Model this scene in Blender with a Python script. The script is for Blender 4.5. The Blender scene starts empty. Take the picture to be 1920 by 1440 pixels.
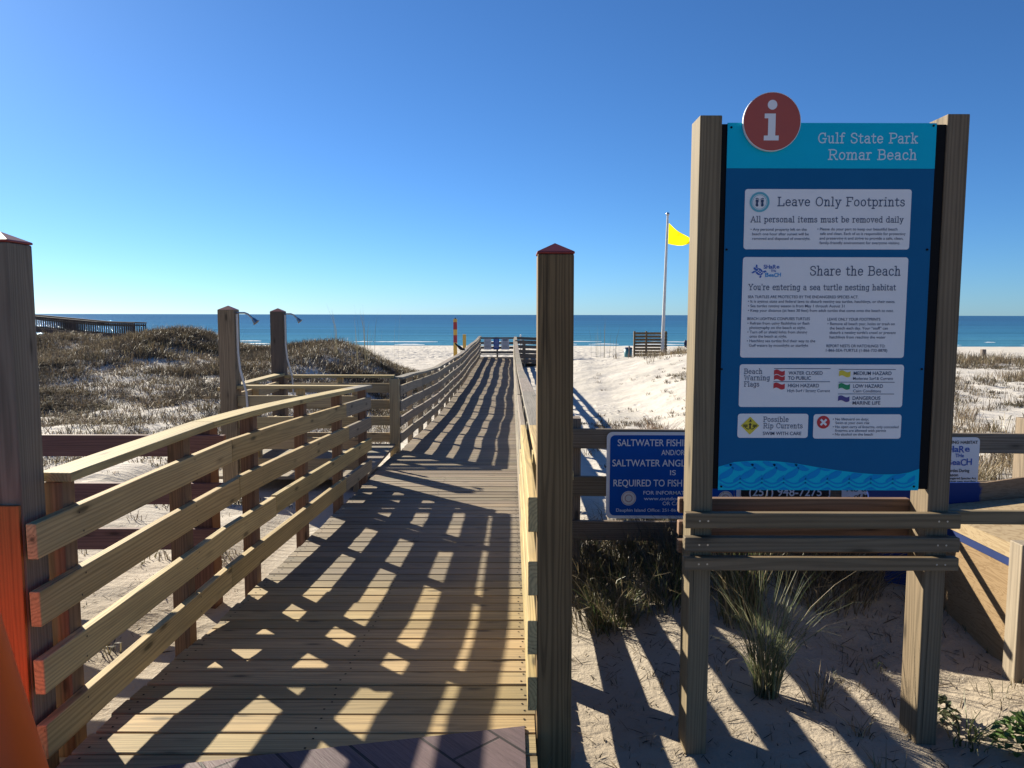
import bpy, bmesh, math, random
import numpy as np
from mathutils import Vector, Matrix

# ------------------------------------------------------------------ camera, world, sun
scene = bpy.context.scene
col = scene.collection
FPX, CAM_H = 1430.0, 1.70
PIT = math.atan(130 / FPX)
ROLL = math.radians(0.12)
cam_d = bpy.data.cameras.new("camera")
cam_d.sensor_width = 36.0
cam_d.lens = 36.0 * FPX / 1920.0
cam_d.clip_start = 0.05
cam_d.clip_end = 60000
cam = bpy.data.objects.new("camera", cam_d)
col.objects.link(cam)
_f = Vector((0, math.cos(PIT), -math.sin(PIT)))
_u0 = Vector((0, math.sin(PIT), math.cos(PIT)))
_r0 = Vector((1, 0, 0))
_r = _r0 * math.cos(ROLL) + _u0 * math.sin(ROLL)
_u = -_r0 * math.sin(ROLL) + _u0 * math.cos(ROLL)
cam.matrix_world = Matrix(((_r.x, _u.x, -_f.x, 0), (_r.y, _u.y, -_f.y, 0), (_r.z, _u.z, -_f.z, CAM_H), (0, 0, 0, 1)))
scene.camera = cam

SUN_EL, SUN_AZ = math.radians(24.2), math.radians(-43.0)   # azimuth from +Y towards +X
world = bpy.data.worlds.new("World")
scene.world = world
world.use_nodes = True
wn = world.node_tree
wn.nodes.clear()
wo = wn.nodes.new("ShaderNodeOutputWorld")
wb = wn.nodes.new("ShaderNodeBackground")
sky = wn.nodes.new("ShaderNodeTexSky")
sky.sky_type = 'NISHITA'
sky.sun_disc = False
sky.sun_elevation = SUN_EL
sky.sun_rotation = SUN_AZ
sky.altitude = 0
sky.air_density = 0.75
sky.dust_density = 0.14
sky.ozone_density = 8.5
wb.inputs['Strength'].default_value = 0.051
tintn = wn.nodes.new("ShaderNodeMixRGB")
tintn.blend_type = 'MULTIPLY'
tintn.inputs[0].default_value = 1.0
tintn.inputs[2].default_value = (0.84, 1.03, 1.09, 1)
wn.links.new(sky.outputs[0], tintn.inputs[1])
wn.links.new(tintn.outputs[0], wb.inputs[0])
wn.links.new(wb.outputs[0], wo.inputs[0])

sun_d = bpy.data.lights.new("sun", 'SUN')
sun_d.energy = 5.0
sun_d.angle = math.radians(0.5)
sun_d.color = (1.0, 0.91, 0.74)
sun = bpy.data.objects.new("sun", sun_d)
col.objects.link(sun)
sdir = Vector((math.sin(SUN_AZ) * math.cos(SUN_EL), math.cos(SUN_AZ) * math.cos(SUN_EL), math.sin(SUN_EL)))
sun.rotation_euler = sdir.to_track_quat('Z', 'Y').to_euler()
scene.view_settings.view_transform = 'Standard'
scene.view_settings.look = 'None'
scene.view_settings.gamma = 1.0
scene.view_settings.exposure = 1.22
scene.cycles.max_bounces = 6
scene.cycles.transparent_max_bounces = 8

rnd = random.Random(7)
nrng = np.random.default_rng(11)


# ------------------------------------------------------------------ point helpers (site survey taken from the photo)
def _ray(px, py):
    u = (px - 960) / FPX
    v = -(py - 720) / FPX
    return _f + _r * u + _u * v


def at_y(px, py, y):
    r = _ray(px, py)
    t = y / r.y
    return Vector((0, 0, CAM_H)) + r * t


def smooth(a, b, x):
    t = np.clip((np.asarray(x, float) - a) / (b - a), 0, 1)
    return t * t * (3 - 2 * t)


# ------------------------------------------------------------------ materials
def new_mat(name):
    m = bpy.data.materials.new(name)
    m.use_nodes = True
    nt = m.node_tree
    nt.nodes.clear()
    out = nt.nodes.new("ShaderNodeOutputMaterial")
    return m, nt, out


def N(nt, kind, **kw):
    n = nt.nodes.new(kind)
    for k, v in kw.items():
        setattr(n, k, v)
    return n


def L(nt, a, b):
    nt.links.new(a, b)


def math_n(nt, op, a, b=None, clamp=False):
    n = N(nt, "ShaderNodeMath", operation=op)
    n.use_clamp = clamp
    for i, v in enumerate((a, b)):
        if v is None:
            continue
        if isinstance(v, (int, float)):
            n.inputs[i].default_value = v
        else:
            L(nt, v, n.inputs[i])
    return n.outputs[0]


def vscale(nt, v, s):
    n = N(nt, "ShaderNodeVectorMath", operation='MULTIPLY')
    L(nt, v, n.inputs[0])
    n.inputs[1].default_value = s
    return n.outputs[0]


def noise(nt, v, scale, detail=3.0, rough=0.55, dist=0.0):
    n = N(nt, "ShaderNodeTexNoise")
    if v is not None:
        L(nt, v, n.inputs['Vector'])
    n.inputs['Scale'].default_value = scale
    n.inputs['Detail'].default_value = detail
    n.inputs['Roughness'].default_value = rough
    n.inputs['Distortion'].default_value = dist
    return n.outputs['Fac']


def ramp(nt, fac, stops):
    n = N(nt, "ShaderNodeValToRGB")
    e = n.color_ramp.elements
    while len(e) < len(stops):
        e.new(0.5)
    for el, (p, c) in zip(e, stops):
        el.position = p
        el.color = (c[0], c[1], c[2], 1) if not isinstance(c, (int, float)) else (c, c, c, 1)
    L(nt, fac, n.inputs[0])
    return n.outputs[0]


def mixc(nt, fac, a, b, mode='MIX'):
    n = N(nt, "ShaderNodeMix", data_type='RGBA', blend_type=mode)
    for s, v in ((n.inputs['Factor'], fac), (n.inputs['A'], a), (n.inputs['B'], b)):
        if isinstance(v, (int, float)):
            s.default_value = v if s.type == 'VALUE' else (v, v, v, 1)
        elif isinstance(v, tuple):
            s.default_value = (v[0], v[1], v[2], 1)
        else:
            L(nt, v, s)
    # colour sockets share names with the float ones: pick the RGBA ones
    return n


def mix_rgb(nt, fac, a, b, mode='MIX'):
    n = N(nt, "ShaderNodeMixRGB", blend_type=mode)
    for i, v in enumerate((fac, a, b)):
        s = n.inputs[i]
        if isinstance(v, (int, float)):
            s.default_value = v if i == 0 else (v, v, v, 1)
        elif isinstance(v, tuple):
            s.default_value = (v[0], v[1], v[2], 1)
        else:
            L(nt, v, s)
    return n.outputs[0]


def bump(nt, h, strength, dist=0.01):
    n = N(nt, "ShaderNodeBump")
    n.inputs['Strength'].default_value = strength
    n.inputs['Distance'].default_value = dist
    L(nt, h, n.inputs['Height'])
    return n.outputs[0]


def wood_material():
    m, nt, out = new_mat("sawn_timber")
    gc = N(nt, "ShaderNodeAttribute", attribute_name="gc").outputs['Vector']
    tint = N(nt, "ShaderNodeAttribute", attribute_name="tint")
    warp = noise(nt, vscale(nt, gc, (0.38, 5, 5)), 1.6, 2)
    warp2 = noise(nt, vscale(nt, gc, (1.3, 12, 12)), 1.5, 1)
    sep = N(nt, "ShaderNodeSeparateXYZ")
    L(nt, gc, sep.inputs[0])
    r2 = math_n(nt, 'ADD', math_n(nt, 'MULTIPLY', sep.outputs[1], sep.outputs[1]), math_n(nt, 'MULTIPLY', sep.outputs[2], sep.outputs[2]))
    r = math_n(nt, 'SQRT', r2)
    r = math_n(nt, 'ADD', r, math_n(nt, 'MULTIPLY', warp, 0.085))
    r = math_n(nt, 'ADD', r, math_n(nt, 'MULTIPLY', warp2, 0.009))
    rings = math_n(nt, 'SINE', math_n(nt, 'MULTIPLY', r, 2 * math.pi / 0.015))
    ringv = ramp(nt, math_n(nt, 'ADD', math_n(nt, 'MULTIPLY', rings, 0.5), 0.5), [(0.0, 1.05), (0.5, 0.98), (0.9, 0.58), (1.0, 0.66)])
    streak = ramp(nt, noise(nt, vscale(nt, gc, (0.55, 55, 55)), 1.5, 4, 0.6), [(0.3, 0.74), (0.55, 1.0), (0.8, 1.12)])
    blotch = ramp(nt, noise(nt, vscale(nt, gc, (1.3, 5, 5)), 1.4, 4, 0.6), [(0.25, 0.74), (0.6, 1.0), (0.85, 1.12)])
    vor = N(nt, "ShaderNodeTexVoronoi", feature='F1')
    L(nt, vscale(nt, gc, (2.6, 9, 9)), vor.inputs['Vector'])
    vor.inputs['Scale'].default_value = 1.0
    knot = ramp(nt, vor.outputs['Distance'], [(0.0, 0.22), (0.09, 0.3), (0.13, 0.72), (0.22, 1.0)])
    amt = tint.outputs['Alpha']           # figure strength
    c = mix_rgb(nt, amt, tint.outputs['Color'], mix_rgb(nt, 1.0, tint.outputs['Color'], ringv, 'MULTIPLY'))
    c = mix_rgb(nt, 0.8, c, streak, 'MULTIPLY')
    c = mix_rgb(nt, 0.8, c, blotch, 'MULTIPLY')
    c = mix_rgb(nt, 0.9, c, knot, 'MULTIPLY')
    # drying checks: hairline splits along the grain
    chk = ramp(nt, noise(nt, vscale(nt, gc, (0.7, 95, 95)), 1.3, 2, 0.4, 0.3), [(0.70, 1.0), (0.735, 0.30)])
    c = mix_rgb(nt, 0.85, c, chk, 'MULTIPLY')
    # grey-green weather tone in blotches
    wthr = ramp(nt, noise(nt, vscale(nt, gc, (0.8, 3, 3)), 2.1, 3), [(0.45, 0.0), (0.75, 0.35)])
    c = mix_rgb(nt, wthr, c, mix_rgb(nt, 1.0, c, (0.78, 0.86, 0.86), 'MULTIPLY'))
    b = N(nt, "ShaderNodeBsdfPrincipled")
    L(nt, c, b.inputs['Base Color'])
    b.inputs['Roughness'].default_value = 0.72
    b.inputs['Specular IOR Level'].default_value = 0.25
    hgt = math_n(nt, 'ADD', math_n(nt, 'MULTIPLY', streak, 0.7), math_n(nt, 'MULTIPLY', ringv, 0.6))
    L(nt, bump(nt, hgt, 0.35, 0.003), b.inputs['Normal'])
    L(nt, b.outputs[0], out.inputs[0])
    return m


def plain(name, color, rough=0.5, metal=0.0, var=0.12, vs=9.0, bmp=0.0, spec=0.4):
    m, nt, out = new_mat(name)
    tc = N(nt, "ShaderNodeTexCoord").outputs['Object']
    n1 = noise(nt, tc, vs, 4, 0.6)
    v = ramp(nt, n1, [(0.25, 1 - var), (0.75, 1 + var * 0.4)])
    c = mix_rgb(nt, 1.0, color, v, 'MULTIPLY')
    b = N(nt, "ShaderNodeBsdfPrincipled")
    L(nt, c, b.inputs['Base Color'])
    b.inputs['Roughness'].default_value = rough
    b.inputs['Metallic'].default_value = metal
    b.inputs['Specular IOR Level'].default_value = spec
    if bmp:
        L(nt, bump(nt, noise(nt, tc, vs * 8, 3), bmp, 0.004), b.inputs['Normal'])
    L(nt, b.outputs[0], out.inputs[0])
    return m


def leaf_material(name="dry_blades"):
    m, nt, out = new_mat(name)
    tint = N(nt, "ShaderNodeAttribute", attribute_name="tint").outputs['Color']
    d = N(nt, "ShaderNodeBsdfDiffuse")
    t = N(nt, "ShaderNodeBsdfTranslucent")
    L(nt, tint, d.inputs[0])
    L(nt, tint, t.inputs[0])
    g = N(nt, "ShaderNodeBsdfGlossy")
    g.inputs['Roughness'].default_value = 0.45
    mx = N(nt, "ShaderNodeMixShader")
    mx.inputs[0].default_value = 0.3
    L(nt, d.outputs[0], mx.inputs[1])
    L(nt, t.outputs[0], mx.inputs[2])
    m2 = N(nt, "ShaderNodeMixShader")
    m2.inputs[0].default_value = 0.05
    L(nt, mx.outputs[0], m2.inputs[1])
    L(nt, g.outputs[0], m2.inputs[2])
    L(nt, m2.outputs[0], out.inputs[0])
    return m


def sand_material():
    m, nt, out = new_mat("quartz_sand")
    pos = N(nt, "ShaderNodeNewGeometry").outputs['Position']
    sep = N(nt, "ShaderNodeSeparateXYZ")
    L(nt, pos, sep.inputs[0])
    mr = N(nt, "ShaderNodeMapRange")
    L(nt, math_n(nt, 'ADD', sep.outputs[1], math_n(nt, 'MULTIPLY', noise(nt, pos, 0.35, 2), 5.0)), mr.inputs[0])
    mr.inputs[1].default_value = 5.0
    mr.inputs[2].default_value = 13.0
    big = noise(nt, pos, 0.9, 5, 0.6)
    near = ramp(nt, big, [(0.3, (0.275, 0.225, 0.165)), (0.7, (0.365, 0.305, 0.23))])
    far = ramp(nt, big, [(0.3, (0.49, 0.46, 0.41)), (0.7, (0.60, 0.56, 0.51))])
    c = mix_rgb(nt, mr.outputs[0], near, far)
    # litter: small dark bits of bark, seed and shell lying in drifts
    drift = ramp(nt, noise(nt, pos, 1.3, 3), [(0.42, 0.0), (0.62, 1.0)])
    bits = ramp(nt, noise(nt, pos, 34.0, 3, 0.7, 0.6), [(0.60, 0.0), (0.68, 1.0)])
    f = math_n(nt, 'MULTIPLY', drift, bits)
    inv = math_n(nt, 'SUBTRACT', 1.0, math_n(nt, 'MULTIPLY', mr.outputs[0], 0.7))
    c = mix_rgb(nt, math_n(nt, 'MULTIPLY', math_n(nt, 'MULTIPLY', f, inv), 0.8), c, (0.085, 0.065, 0.045))
    # wet strip above the water line
    wet = N(nt, "ShaderNodeMapRange")
    L(nt, sep.outputs[2], wet.inputs[0])
    wet.inputs[1].default_value = -2.8
    wet.inputs[2].default_value = -3.0
    c = mix_rgb(nt, math_n(nt, 'MULTIPLY', wet.outputs[0], 0.6), c, (0.30, 0.25, 0.19))
    b = N(nt, "ShaderNodeBsdfPrincipled")
    L(nt, c, b.inputs['Base Color'])
    b.inputs['Roughness'].default_value = 0.95
    b.inputs['Specular IOR Level'].default_value = 0.1
    h = math_n(nt, 'ADD', math_n(nt, 'MULTIPLY', noise(nt, pos, 6.0, 5, 0.6), 1.0), math_n(nt, 'MULTIPLY', noise(nt, pos, 45.0, 4, 0.65), 0.35))
    # footprints: scattered oval dents with a raised lip, and trampled hollows
    fv = N(nt, "ShaderNodeTexVoronoi", feature='SMOOTH_F1')
    L(nt, vscale(nt, pos, (2.3, 1.35, 0.4)), fv.inputs['Vector'])
    fv.inputs['Scale'].default_value = 1.0
    fv.inputs['Smoothness'].default_value = 0.25
    dent = ramp(nt, fv.outputs['Distance'], [(0.0, 0.0), (0.16, 0.15), (0.27, 1.0), (0.40, 0.72)])
    h = math_n(nt, 'ADD', h, math_n(nt, 'MULTIPLY', dent, math_n(nt, 'MULTIPLY', ramp(nt, noise(nt, pos, 0.25, 2), [(0.40, 0.15), (0.6, 1.0)]), 0.9)))
    wv = N(nt, "ShaderNodeTexWave", wave_type='BANDS', bands_direction='Y')
    L(nt, pos, wv.inputs['Vector'])
    wv.inputs['Scale'].default_value = 3.0
    wv.inputs['Distortion'].default_value = 5.0
    wv.inputs['Detail'].default_value = 2.0
    h = math_n(nt, 'ADD', h, math_n(nt, 'MULTIPLY', wv.outputs['Fac'], 0.10))
    L(nt, bump(nt, h, 0.55, 0.045), b.inputs['Normal'])
    L(nt, b.outputs[0], out.inputs[0])
    return m


def water_material():
    m, nt, out = new_mat("sea_water")
    pos = N(nt, "ShaderNodeNewGeometry").outputs['Position']
    sep = N(nt, "ShaderNodeSeparateXYZ")
    L(nt, pos, sep.inputs[0])
    d = math_n(nt, 'ADD', sep.outputs[1], math_n(nt, 'MULTIPLY', noise(nt, vscale(nt, pos, (0.01, 0.05, 0)), 1.0, 3), 60.0))
    mr = N(nt, "ShaderNodeMapRange")
    L(nt, d, mr.inputs[0])
    mr.inputs[1].default_value = 130
    mr.inputs[2].default_value = 900
    depth = ramp(nt, mr.outputs[0], [(0.0, (0.058, 0.205, 0.295)), (0.12, (0.036, 0.150, 0.265)), (0.4, (0.029, 0.117, 0.238)), (1.0, (0.026, 0.095, 0.205))])
    bars = ramp(nt, noise(nt, vscale(nt, pos, (0.006, 0.085, 0)), 1.0, 5, 0.65), [(0.36, 0.62), (0.5, 1.0), (0.66, 1.16)])
    c = mix_rgb(nt, 0.8, depth, bars, 'MULTIPLY')
    df = N(nt, "ShaderNodeBsdfDiffuse")
    L(nt, c, df.inputs[0])
    gl = N(nt, "ShaderNodeBsdfGlossy")
    gl.inputs['Roughness'].default_value = 0.14
    gl.inputs['Color'].default_value = (0.8, 0.88, 0.95, 1)
    w1 = noise(nt, vscale(nt, pos, (0.35, 1.1, 0)), 0.8, 5, 0.65)
    w2 = noise(nt, vscale(nt, pos, (0.03, 0.12, 0)), 1.0, 4, 0.6)
    h = math_n(nt, 'ADD', w1, math_n(nt, 'MULTIPLY', w2, 3.0))
    nrm = bump(nt, h, 0.6, 0.9)
    L(nt, nrm, gl.inputs['Normal'])
    L(nt, nrm, df.inputs['Normal'])
    mx = N(nt, "ShaderNodeMixShader")
    mx.inputs[0].default_value = 0.17
    L(nt, df.outputs[0], mx.inputs[1])
    L(nt, gl.outputs[0], mx.inputs[2])
    L(nt, mx.outputs[0], out.inputs[0])
    return m


def plywood_material(name, base, paint=None, edge=0.5):
    m, nt, out = new_mat(name)
    tc = N(nt, "ShaderNodeTexCoord").outputs['Object']
    g = noise(nt, vscale(nt, tc, (1.0, 1.0, 7.0)), 2.4, 4, 0.6, 1.2)
    w = math_n(nt, 'SINE', math_n(nt, 'MULTIPLY', g, 60.0))
    c = mix_rgb(nt, ramp(nt, math_n(nt, 'ADD', math_n(nt, 'MULTIPLY', w, 0.5), 0.5), [(0.5, 0.0), (1.0, 0.55)]), base, (base[0] * 0.55, base[1] * 0.48, base[2] * 0.4))
    if paint:
        sep = N(nt, "ShaderNodeSeparateXYZ")
        L(nt, tc, sep.inputs[0])
        e = math_n(nt, 'ADD', sep.outputs[0], math_n(nt, 'MULTIPLY', noise(nt, vscale(nt, tc, (3, 3, 3)), 2.0, 4), 0.22))
        e = math_n(nt, 'ADD', e, math_n(nt, 'MULTIPLY', sep.outputs[2], 0.35))
        k = ramp(nt, math_n(nt, 'SUBTRACT', e, edge), [(0.0, 1.0), (0.02, 0.0)])
        c = mix_rgb(nt, k, c, paint)
    b = N(nt, "ShaderNodeBsdfPrincipled")
    L(nt, c, b.inputs['Base Color'])
    b.inputs['Roughness'].default_value = 0.65
    b.inputs['Specular IOR Level'].default_value = 0.25
    L(nt, b.outputs[0], out.inputs[0])
    return m


def stamped_material():
    m, nt, out = new_mat("stamped_concrete")
    pos = N(nt, "ShaderNodeNewGeometry").outputs['Position']
    rot = N(nt, "ShaderNodeVectorRotate", rotation_type='Z_AXIS')
    L(nt, pos, rot.inputs['Vector'])
    rot.inputs['Angle'].default_value = math.radians(48)
    br = N(nt, "ShaderNodeTexBrick")
    L(nt, rot.outputs[0], br.inputs['Vector'])
    br.inputs['Scale'].default_value = 1.0
    br.inputs['Brick Width'].default_value = 1.1
    br.inputs['Row Height'].default_value = 0.24
    br.inputs['Mortar Size'].default_value = 0.007
    br.inputs['Mortar Smooth'].default_value = 0.3
    br.inputs['Color1'].default_value = (0.150, 0.098, 0.098, 1)
    br.inputs['Color2'].default_value = (0.115, 0.080, 0.085, 1)
    br.inputs['Mortar'].default_value = (0.02, 0.015, 0.016, 1)
    grain = noise(nt, vscale(nt, rot.outputs[0], (3.0, 40, 3)), 1.2, 4, 0.65, 1.5)
    c = mix_rgb(nt, 0.7, br.outputs['Color'], ramp(nt, grain, [(0.3, 0.6), (0.7, 1.25)]), 'MULTIPLY')
    b = N(nt, "ShaderNodeBsdfPrincipled")
    L(nt, c, b.inputs['Base Color'])
    b.inputs['Roughness'].default_value = 0.62
    b.inputs['Specular IOR Level'].default_value = 0.25
    h = math_n(nt, 'SUBTRACT', math_n(nt, 'MULTIPLY', grain, 0.5), br.outputs['Fac'])
    L(nt, bump(nt, h, 0.6, 0.01), b.inputs['Normal'])
    L(nt, b.outputs[0], out.inputs[0])
    return m


WOOD = wood_material()
SAND = sand_material()
WATER = water_material()
LEAF = leaf_material()
M = {
    'red_cap': plain('red_cap_paint', (0.26, 0.035, 0.03), 0.45, var=0.25),
    'orange': plain('orange_plastic', (0.86, 0.11, 0.006), 0.5, var=0.06),
    'black': plain('black_metal', (0.008, 0.008, 0.009), 0.7, spec=0.1),
    'rubber': plain('black_rubber', (0.02, 0.02, 0.02), 0.8),
    'navy': plain('navy_sign_face', (0.004, 0.115, 0.275), 0.5, var=0.05, spec=0.12),
    'cyan': plain('cyan_sign_face', (0.0, 0.47, 0.68), 0.5, var=0.04, spec=0.12),
    'wave_dark': plain('wave_dark_blue', (0.0, 0.27, 0.62), 0.5, var=0.04, spec=0.12),
    'paper': plain('white_sign_face', (0.80, 0.80, 0.80), 0.45, var=0.03, spec=0.3),
    'ink': plain('navy_ink', (0.03, 0.06, 0.13), 0.5, var=0.02),
    'ink_black': plain('black_ink', (0.012, 0.012, 0.015), 0.5, var=0.02),
    'white': plain('white_ink', (0.78, 0.79, 0.81), 0.4, var=0.04),
    'header_ink': plain('pale_blue_ink', (0.62, 0.77, 0.84), 0.4, var=0.03),
    'brick_red': plain('brick_red_disc', (0.42, 0.075, 0.045), 0.4, var=0.05),
    'red': plain('red_ink', (0.52, 0.02, 0.035), 0.4, var=0.04),
    'yellow_ink': plain('yellow_ink', (0.68, 0.55, 0.04), 0.4, var=0.04),
    'green_ink': plain('green_ink', (0.0, 0.26, 0.10), 0.4, var=0.04),
    'violet_ink': plain('violet_ink', (0.06, 0.05, 0.24), 0.4, var=0.04),
    'teal_ink': plain('teal_ink', (0.12, 0.42, 0.50), 0.4, var=0.04),
    'logo_blue': plain('logo_blue', (0.02, 0.10, 0.42), 0.4, var=0.04),
    'fish_blue': plain('royal_blue_sign', (0.002, 0.085, 0.40), 0.5, var=0.12, spec=0.1),
    'seal': plain('seal_cream', (0.76, 0.71, 0.67), 0.5, var=0.05, spec=0.2),
    'seal_red': plain('seal_red_line', (0.42, 0.22, 0.2), 0.4, var=0.08),
    'rust': plain('rusty_screw_heads', (0.05, 0.03, 0.022), 0.8),
    'steel': plain('galvanised_steel', (0.45, 0.45, 0.45), 0.35, 1.0),
    'pipe': plain('white_pvc_pipe', (0.62, 0.60, 0.56), 0.4),
    'flag': None,
    'pole': plain('white_painted_pole', (0.66, 0.64, 0.60), 0.35),
    'teal': plain('teal_plastic', (0.05, 0.20, 0.24), 0.5),
    'amber': plain('amber_paint', (0.62, 0.33, 0.06), 0.5, var=0.2),
    'turtle': plain('green_paint', (0.06, 0.30, 0.18), 0.5, var=0.2),
    'dark_blue': plain('dark_blue_paint', (0.015, 0.03, 0.10), 0.5),
    'marker_yellow': plain('yellow_post_paint', (0.68, 0.42, 0.08), 0.6),
    'marker_red': plain('red_post_paint', (0.38, 0.035, 0.04), 0.6),
    'bird': plain('dark_feathers', (0.012, 0.014, 0.022), 0.6),
    'navy_paint': plain('navy_wood_paint', (0.012, 0.03, 0.125), 0.5, var=0.15),
    'log': plain('weathered_grey_log', (0.13, 0.12, 0.11), 0.9, var=0.3, bmp=0.5),
    'blue_pipe': plain('blue_plastic_pipe', (0.03, 0.10, 0.35), 0.5),
}
PLY = plywood_material('bare_plywood', (0.27, 0.185, 0.10))
PLY_LID = plywood_material('lid_plywood', (0.36, 0.275, 0.165))
PLY_NAVY = plywood_material('half_painted_plywood', (0.24, 0.17, 0.11), (0.008, 0.03, 0.16), 1.22)
STAMP = stamped_material()
mf, nt, out = new_mat('yellow_flag_cloth')
d_ = N(nt, "ShaderNodeBsdfDiffuse"); d_.inputs[0].default_value = (0.86, 0.70, 0.01, 1)
t_ = N(nt, "ShaderNodeBsdfTranslucent"); t_.inputs[0].default_value = (0.95, 0.78, 0.01, 1)
x_ = N(nt, "ShaderNodeMixShader"); x_.inputs[0].default_value = 0.55
L(nt, d_.outputs[0], x_.inputs[1]); L(nt, t_.outputs[0], x_.inputs[2]); L(nt, x_.outputs[0], out.inputs[0])
M['flag'] = mf

# ------------------------------------------------------------------ timber tints (rgb, figure strength)
PINE = (0.50, 0.37, 0.175, 0.6)
PINE_SHADE = (0.45, 0.34, 0.19, 0.55)
GREY = (0.28, 0.238, 0.185, 0.5)
DECK_GREY = (0.42, 0.33, 0.235, 0.35)
SIGN_WOOD = (0.215, 0.162, 0.10, 0.6)
NEWEL = (0.215, 0.14, 0.065, 0.85)
NEWEL_GREY = (0.22, 0.18, 0.135, 0.55)
MAROON = (0.20, 0.105, 0.095, 0.5)
REDBROWN = (0.17, 0.08, 0.055, 0.6)
FENCE = (0.24, 0.185, 0.13, 0.7)


def jit(t, a=0.10):
    k = 1 + rnd.uniform(-a, a)
    return (t[0] * k * (1 + rnd.uniform(-0.04, 0.04)), t[1] * k, t[2] * k * (1 + rnd.uniform(-0.06, 0.06)), t[3])


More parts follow.
